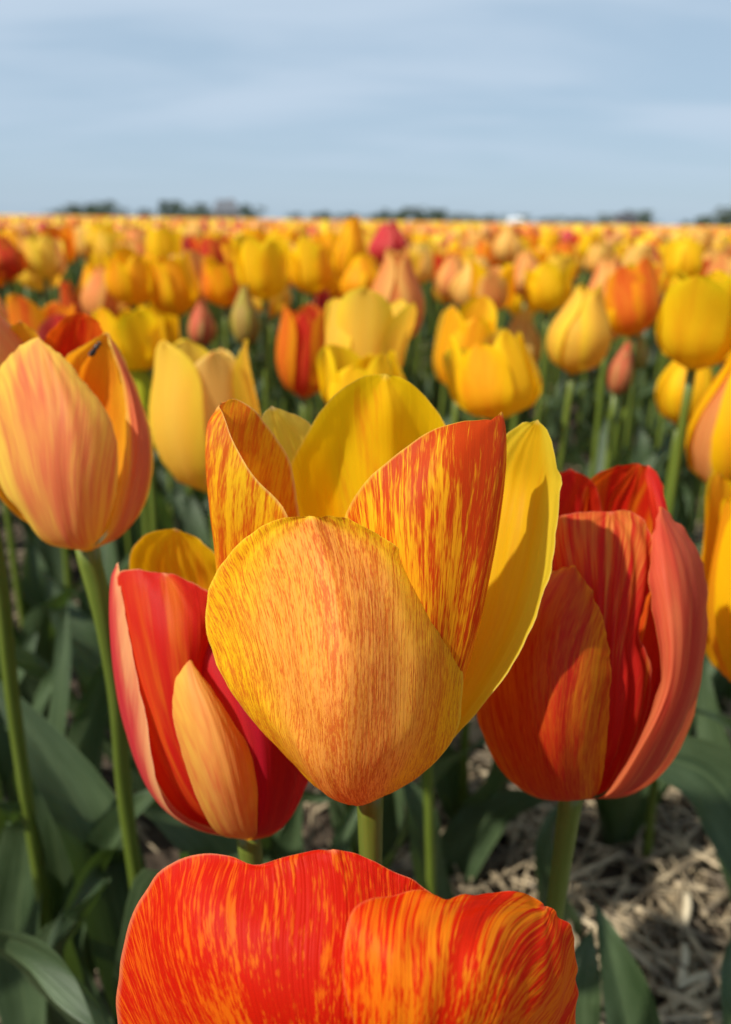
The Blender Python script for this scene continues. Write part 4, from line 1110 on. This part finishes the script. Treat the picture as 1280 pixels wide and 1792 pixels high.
# ------------------------------------------------------------------ horizon
TREEM = []
for k, c in enumerate(((.030, .048, .022), (.040, .060, .028), (.050, .062, .034))):
    TREEM.append(green_mat('tree_leaves', c, tuple(q * 1.5 for q in c), .15, (.06, .1, .02), rough=.7))
BARK = rough_mat('bark', ((.04, .03, .02), (.10, .08, .06)), 4)
def tree(px, wpx, hpx, D_, label, kind, seed):
    yh = 386 + (px - 640) * .0164
    g = P(px, yh, D_); g.z = 0
    H = hpx * 1.25 / FPX * D_ + .4; W = wpx * 1.5 / FPX * D_
    root = empty('tree', g); tag(root, label, 'tree', 'trees on the horizon')
    rs = np.random.RandomState(seed)
    v, f, uv = tube([(0, 0, -.1), (rs.uniform(-.1, .1), 0, H * .35), (rs.uniform(-.2, .2), .1, H * .8)], [H * .05, H * .035, H * .01], 8, 7)
    link('trunk', mesh_np('trunk', v, f, uv), BARK, root)
    n = 420; V = []; UV = []
    cl = [(rs.normal(0, W * .22), rs.normal(0, W * .22), rs.uniform(.15, .85) * H, rs.uniform(.18, .32) * max(W, H * .6)) for _ in range(9)]
    for i in range(n):
        c = cl[rs.randint(9)]; d = rs.normal(0, 1, 3); d /= np.linalg.norm(d); p = np.array(c[:3]) + d * c[3] * rs.uniform(.5, 1.0) * (1, 1, .8)
        p[2] = min(max(p[2], .02 * H), H)
        a = rs.normal(0, 1, 3); a /= np.linalg.norm(a); b = np.cross(a, d); b /= max(np.linalg.norm(b), 1e-6)
        s = rs.uniform(.045, .10) * H
        for q in ((-1, -.6), (1, -.6), (.7, .6), (-.7, .6)): V.append(p + a * s * q[0] + b * s * q[1]); UV.append((.3 + .2 * q[0], .5 + .3 * q[1]))
    o = link('crown', mesh_np('crown', np.array(V), [tuple(range(4 * i, 4 * i + 4)) for i in range(n)], UV, smooth=False), TREEM[kind], root)
T = []
NTH = ['first', 'second', 'third', 'fourth', 'fifth', 'sixth', 'seventh', 'eighth', 'ninth', 'tenth', 'eleventh', 'twelfth', 'thirteenth', 'fourteenth', 'fifteenth', 'sixteenth']
for x0, x1, st, where in ((98, 235, 21, 'small horizon clump'), (282, 372, 19, 'clump by the grey-roofed farmhouse'), (525, 860, 23, 'long horizon row'),
                          (866, 1040, 26, 'thin hedge line past the white greenhouse'), (1056, 1150, 22, 'clump round the dark-roofed barn'), (1205, 1300, 20, 'clump cut by the frame edge')):
    for k, px in enumerate(range(x0, x1, st)):
        T.append((px + rnd.uniform(-5, 5), rnd.uniform(20, 34), rnd.uniform(6, 11), 'scrubby tree, %s from the left in the %s' % (NTH[k], where)))
T += [(135, 30, 15, 'low bushy tree at the outer end of the small horizon clump'), (160, 36, 19, 'middle bushy tree of the small horizon clump'), (188, 38, 20, 'rounded tree of the small horizon clump on its farmhouse side'),
     (256, 14, 12, 'single tiny tree standing between the small clump and the farmhouse trees'),
     (300, 26, 21, 'rounded tree at the start of the farmhouse clump'), (325, 36, 16, 'low tree in the middle of the farmhouse clump'), (352, 34, 20, 'tree next to the grey-roofed farmhouse on its clump side'),
     (428, 34, 18, 'tree growing at the far gable of the grey-roofed farmhouse'), (445, 20, 10, 'low shrub-like tree trailing off past the grey-roofed farmhouse'),
     (565, 22, 13, 'lone low tree behind the golden horizon tulip'), (665, 22, 16, 'first tree of the horizon row, just behind the rose-red dome'), (700, 20, 17, 'second tree of the horizon row'),
     (722, 26, 19, 'tallest dense tree of the horizon row'), (745, 18, 12, 'low gap-filling tree of the horizon row'), (766, 20, 21, 'pointed tree of the horizon row'), (800, 34, 11, 'low last tree of the horizon row'),
     (850, 40, 9, 'flat hedge-like tree between the horizon row and the white greenhouse'), (1000, 40, 9, 'flat hedge-like tree between the white greenhouse and the barn'), (1062, 34, 14, 'low tree on the greenhouse side of the dark-roofed barn'),
     (1125, 36, 19, 'tree leaning over the dark-roofed barn on its edge side'), (1235, 34, 15, 'smaller of the two trees near the frame edge on the horizon'), (1268, 46, 24, 'largest tree on the horizon, at the frame edge')]
for i, (px, w, h, lab) in enumerate(T):
    tree(px, w, h, 340 + (i * 37) % 60, lab, i % 3, 50 + i)
ROOF = rough_mat('roof_tiles', ((.10, .11, .13), (.17, .18, .20)), 2)
DROOF = rough_mat('dark_roof', ((.05, .05, .06), (.09, .09, .10)), 2)
WALL = rough_mat('pale_brick', ((.26, .20, .16), (.36, .29, .24)), 3)
WHITE = rough_mat('white_cladding', ((.70, .72, .74), (.80, .82, .84)), 1)
GLASS = plain_mat('window_glass', (.06, .08, .10), .1)
def box(x0, x1, y0, y1, z0, z1):
    v = [(x0, y0, z0), (x1, y0, z0), (x1, y1, z0), (x0, y1, z0), (x0, y0, z1), (x1, y0, z1), (x1, y1, z1), (x0, y1, z1)]
    return v, [(0, 3, 2, 1), (4, 5, 6, 7), (0, 1, 5, 4), (1, 2, 6, 5), (2, 3, 7, 6), (3, 0, 4, 7)]
def house(name, px, wpx, hpx, D_, label, cat, wallm, roofm, wall_share=.35):
    yh = 386 + (px - 640) * .0164
    g = P(px, yh, D_); g.z = 0
    W = wpx / FPX * D_; H = hpx / FPX * D_ + .4; hw = H * wall_share
    root = empty(name, g); tag(root, label, cat); root.rotation_euler.z = R(14)
    v, f = box(-W / 2, W / 2, -3, 5, -.1, hw); link('wall', mesh_np('wall', v, f, smooth=False), wallm, root)
    e = .4
    v = [(-W / 2 - e, -3 - e, hw), (W / 2 + e, -3 - e, hw), (W / 2 + e, 5 + e, hw), (-W / 2 - e, 5 + e, hw), (-W / 2 + W * .12, 1, H), (W / 2 - W * .12, 1, H)]
    link('roof', mesh_np('roof', v, [(0, 1, 5, 4), (2, 3, 4, 5), (3, 0, 4), (1, 2, 5), (0, 3, 2, 1)], smooth=False), roofm, root, (0, 0, .01))
    for k in range(3):
        cx = -W * .3 + k * W * .3
        v, f = box(cx - .5, cx + .5, -3.06, -2.99, hw * .35, hw * .8); link('window', mesh_np('window', v, f, smooth=False), GLASS, root)
    return root, W, H
h1, W, H = house('farmhouse', 397, 42, 30, 330, 'grey-roofed farmhouse rising from the tree clump on the horizon', 'farmhouse', WALL, ROOF)
v, f = box(W * .15, W * .15 + .8, .6, 1.4, H * .8, H * 1.08); link('chimney', mesh_np('chimney', v, f, smooth=False), WALL, h1)
house('barn', 1096, 36, 20, 335, 'dark-roofed barn between trees on the horizon', 'barn', WALL, DROOF)
house('greenhouse', 905, 24, 9, 345, 'low white greenhouse shed on the horizon', 'greenhouse', WHITE, WHITE, .6)
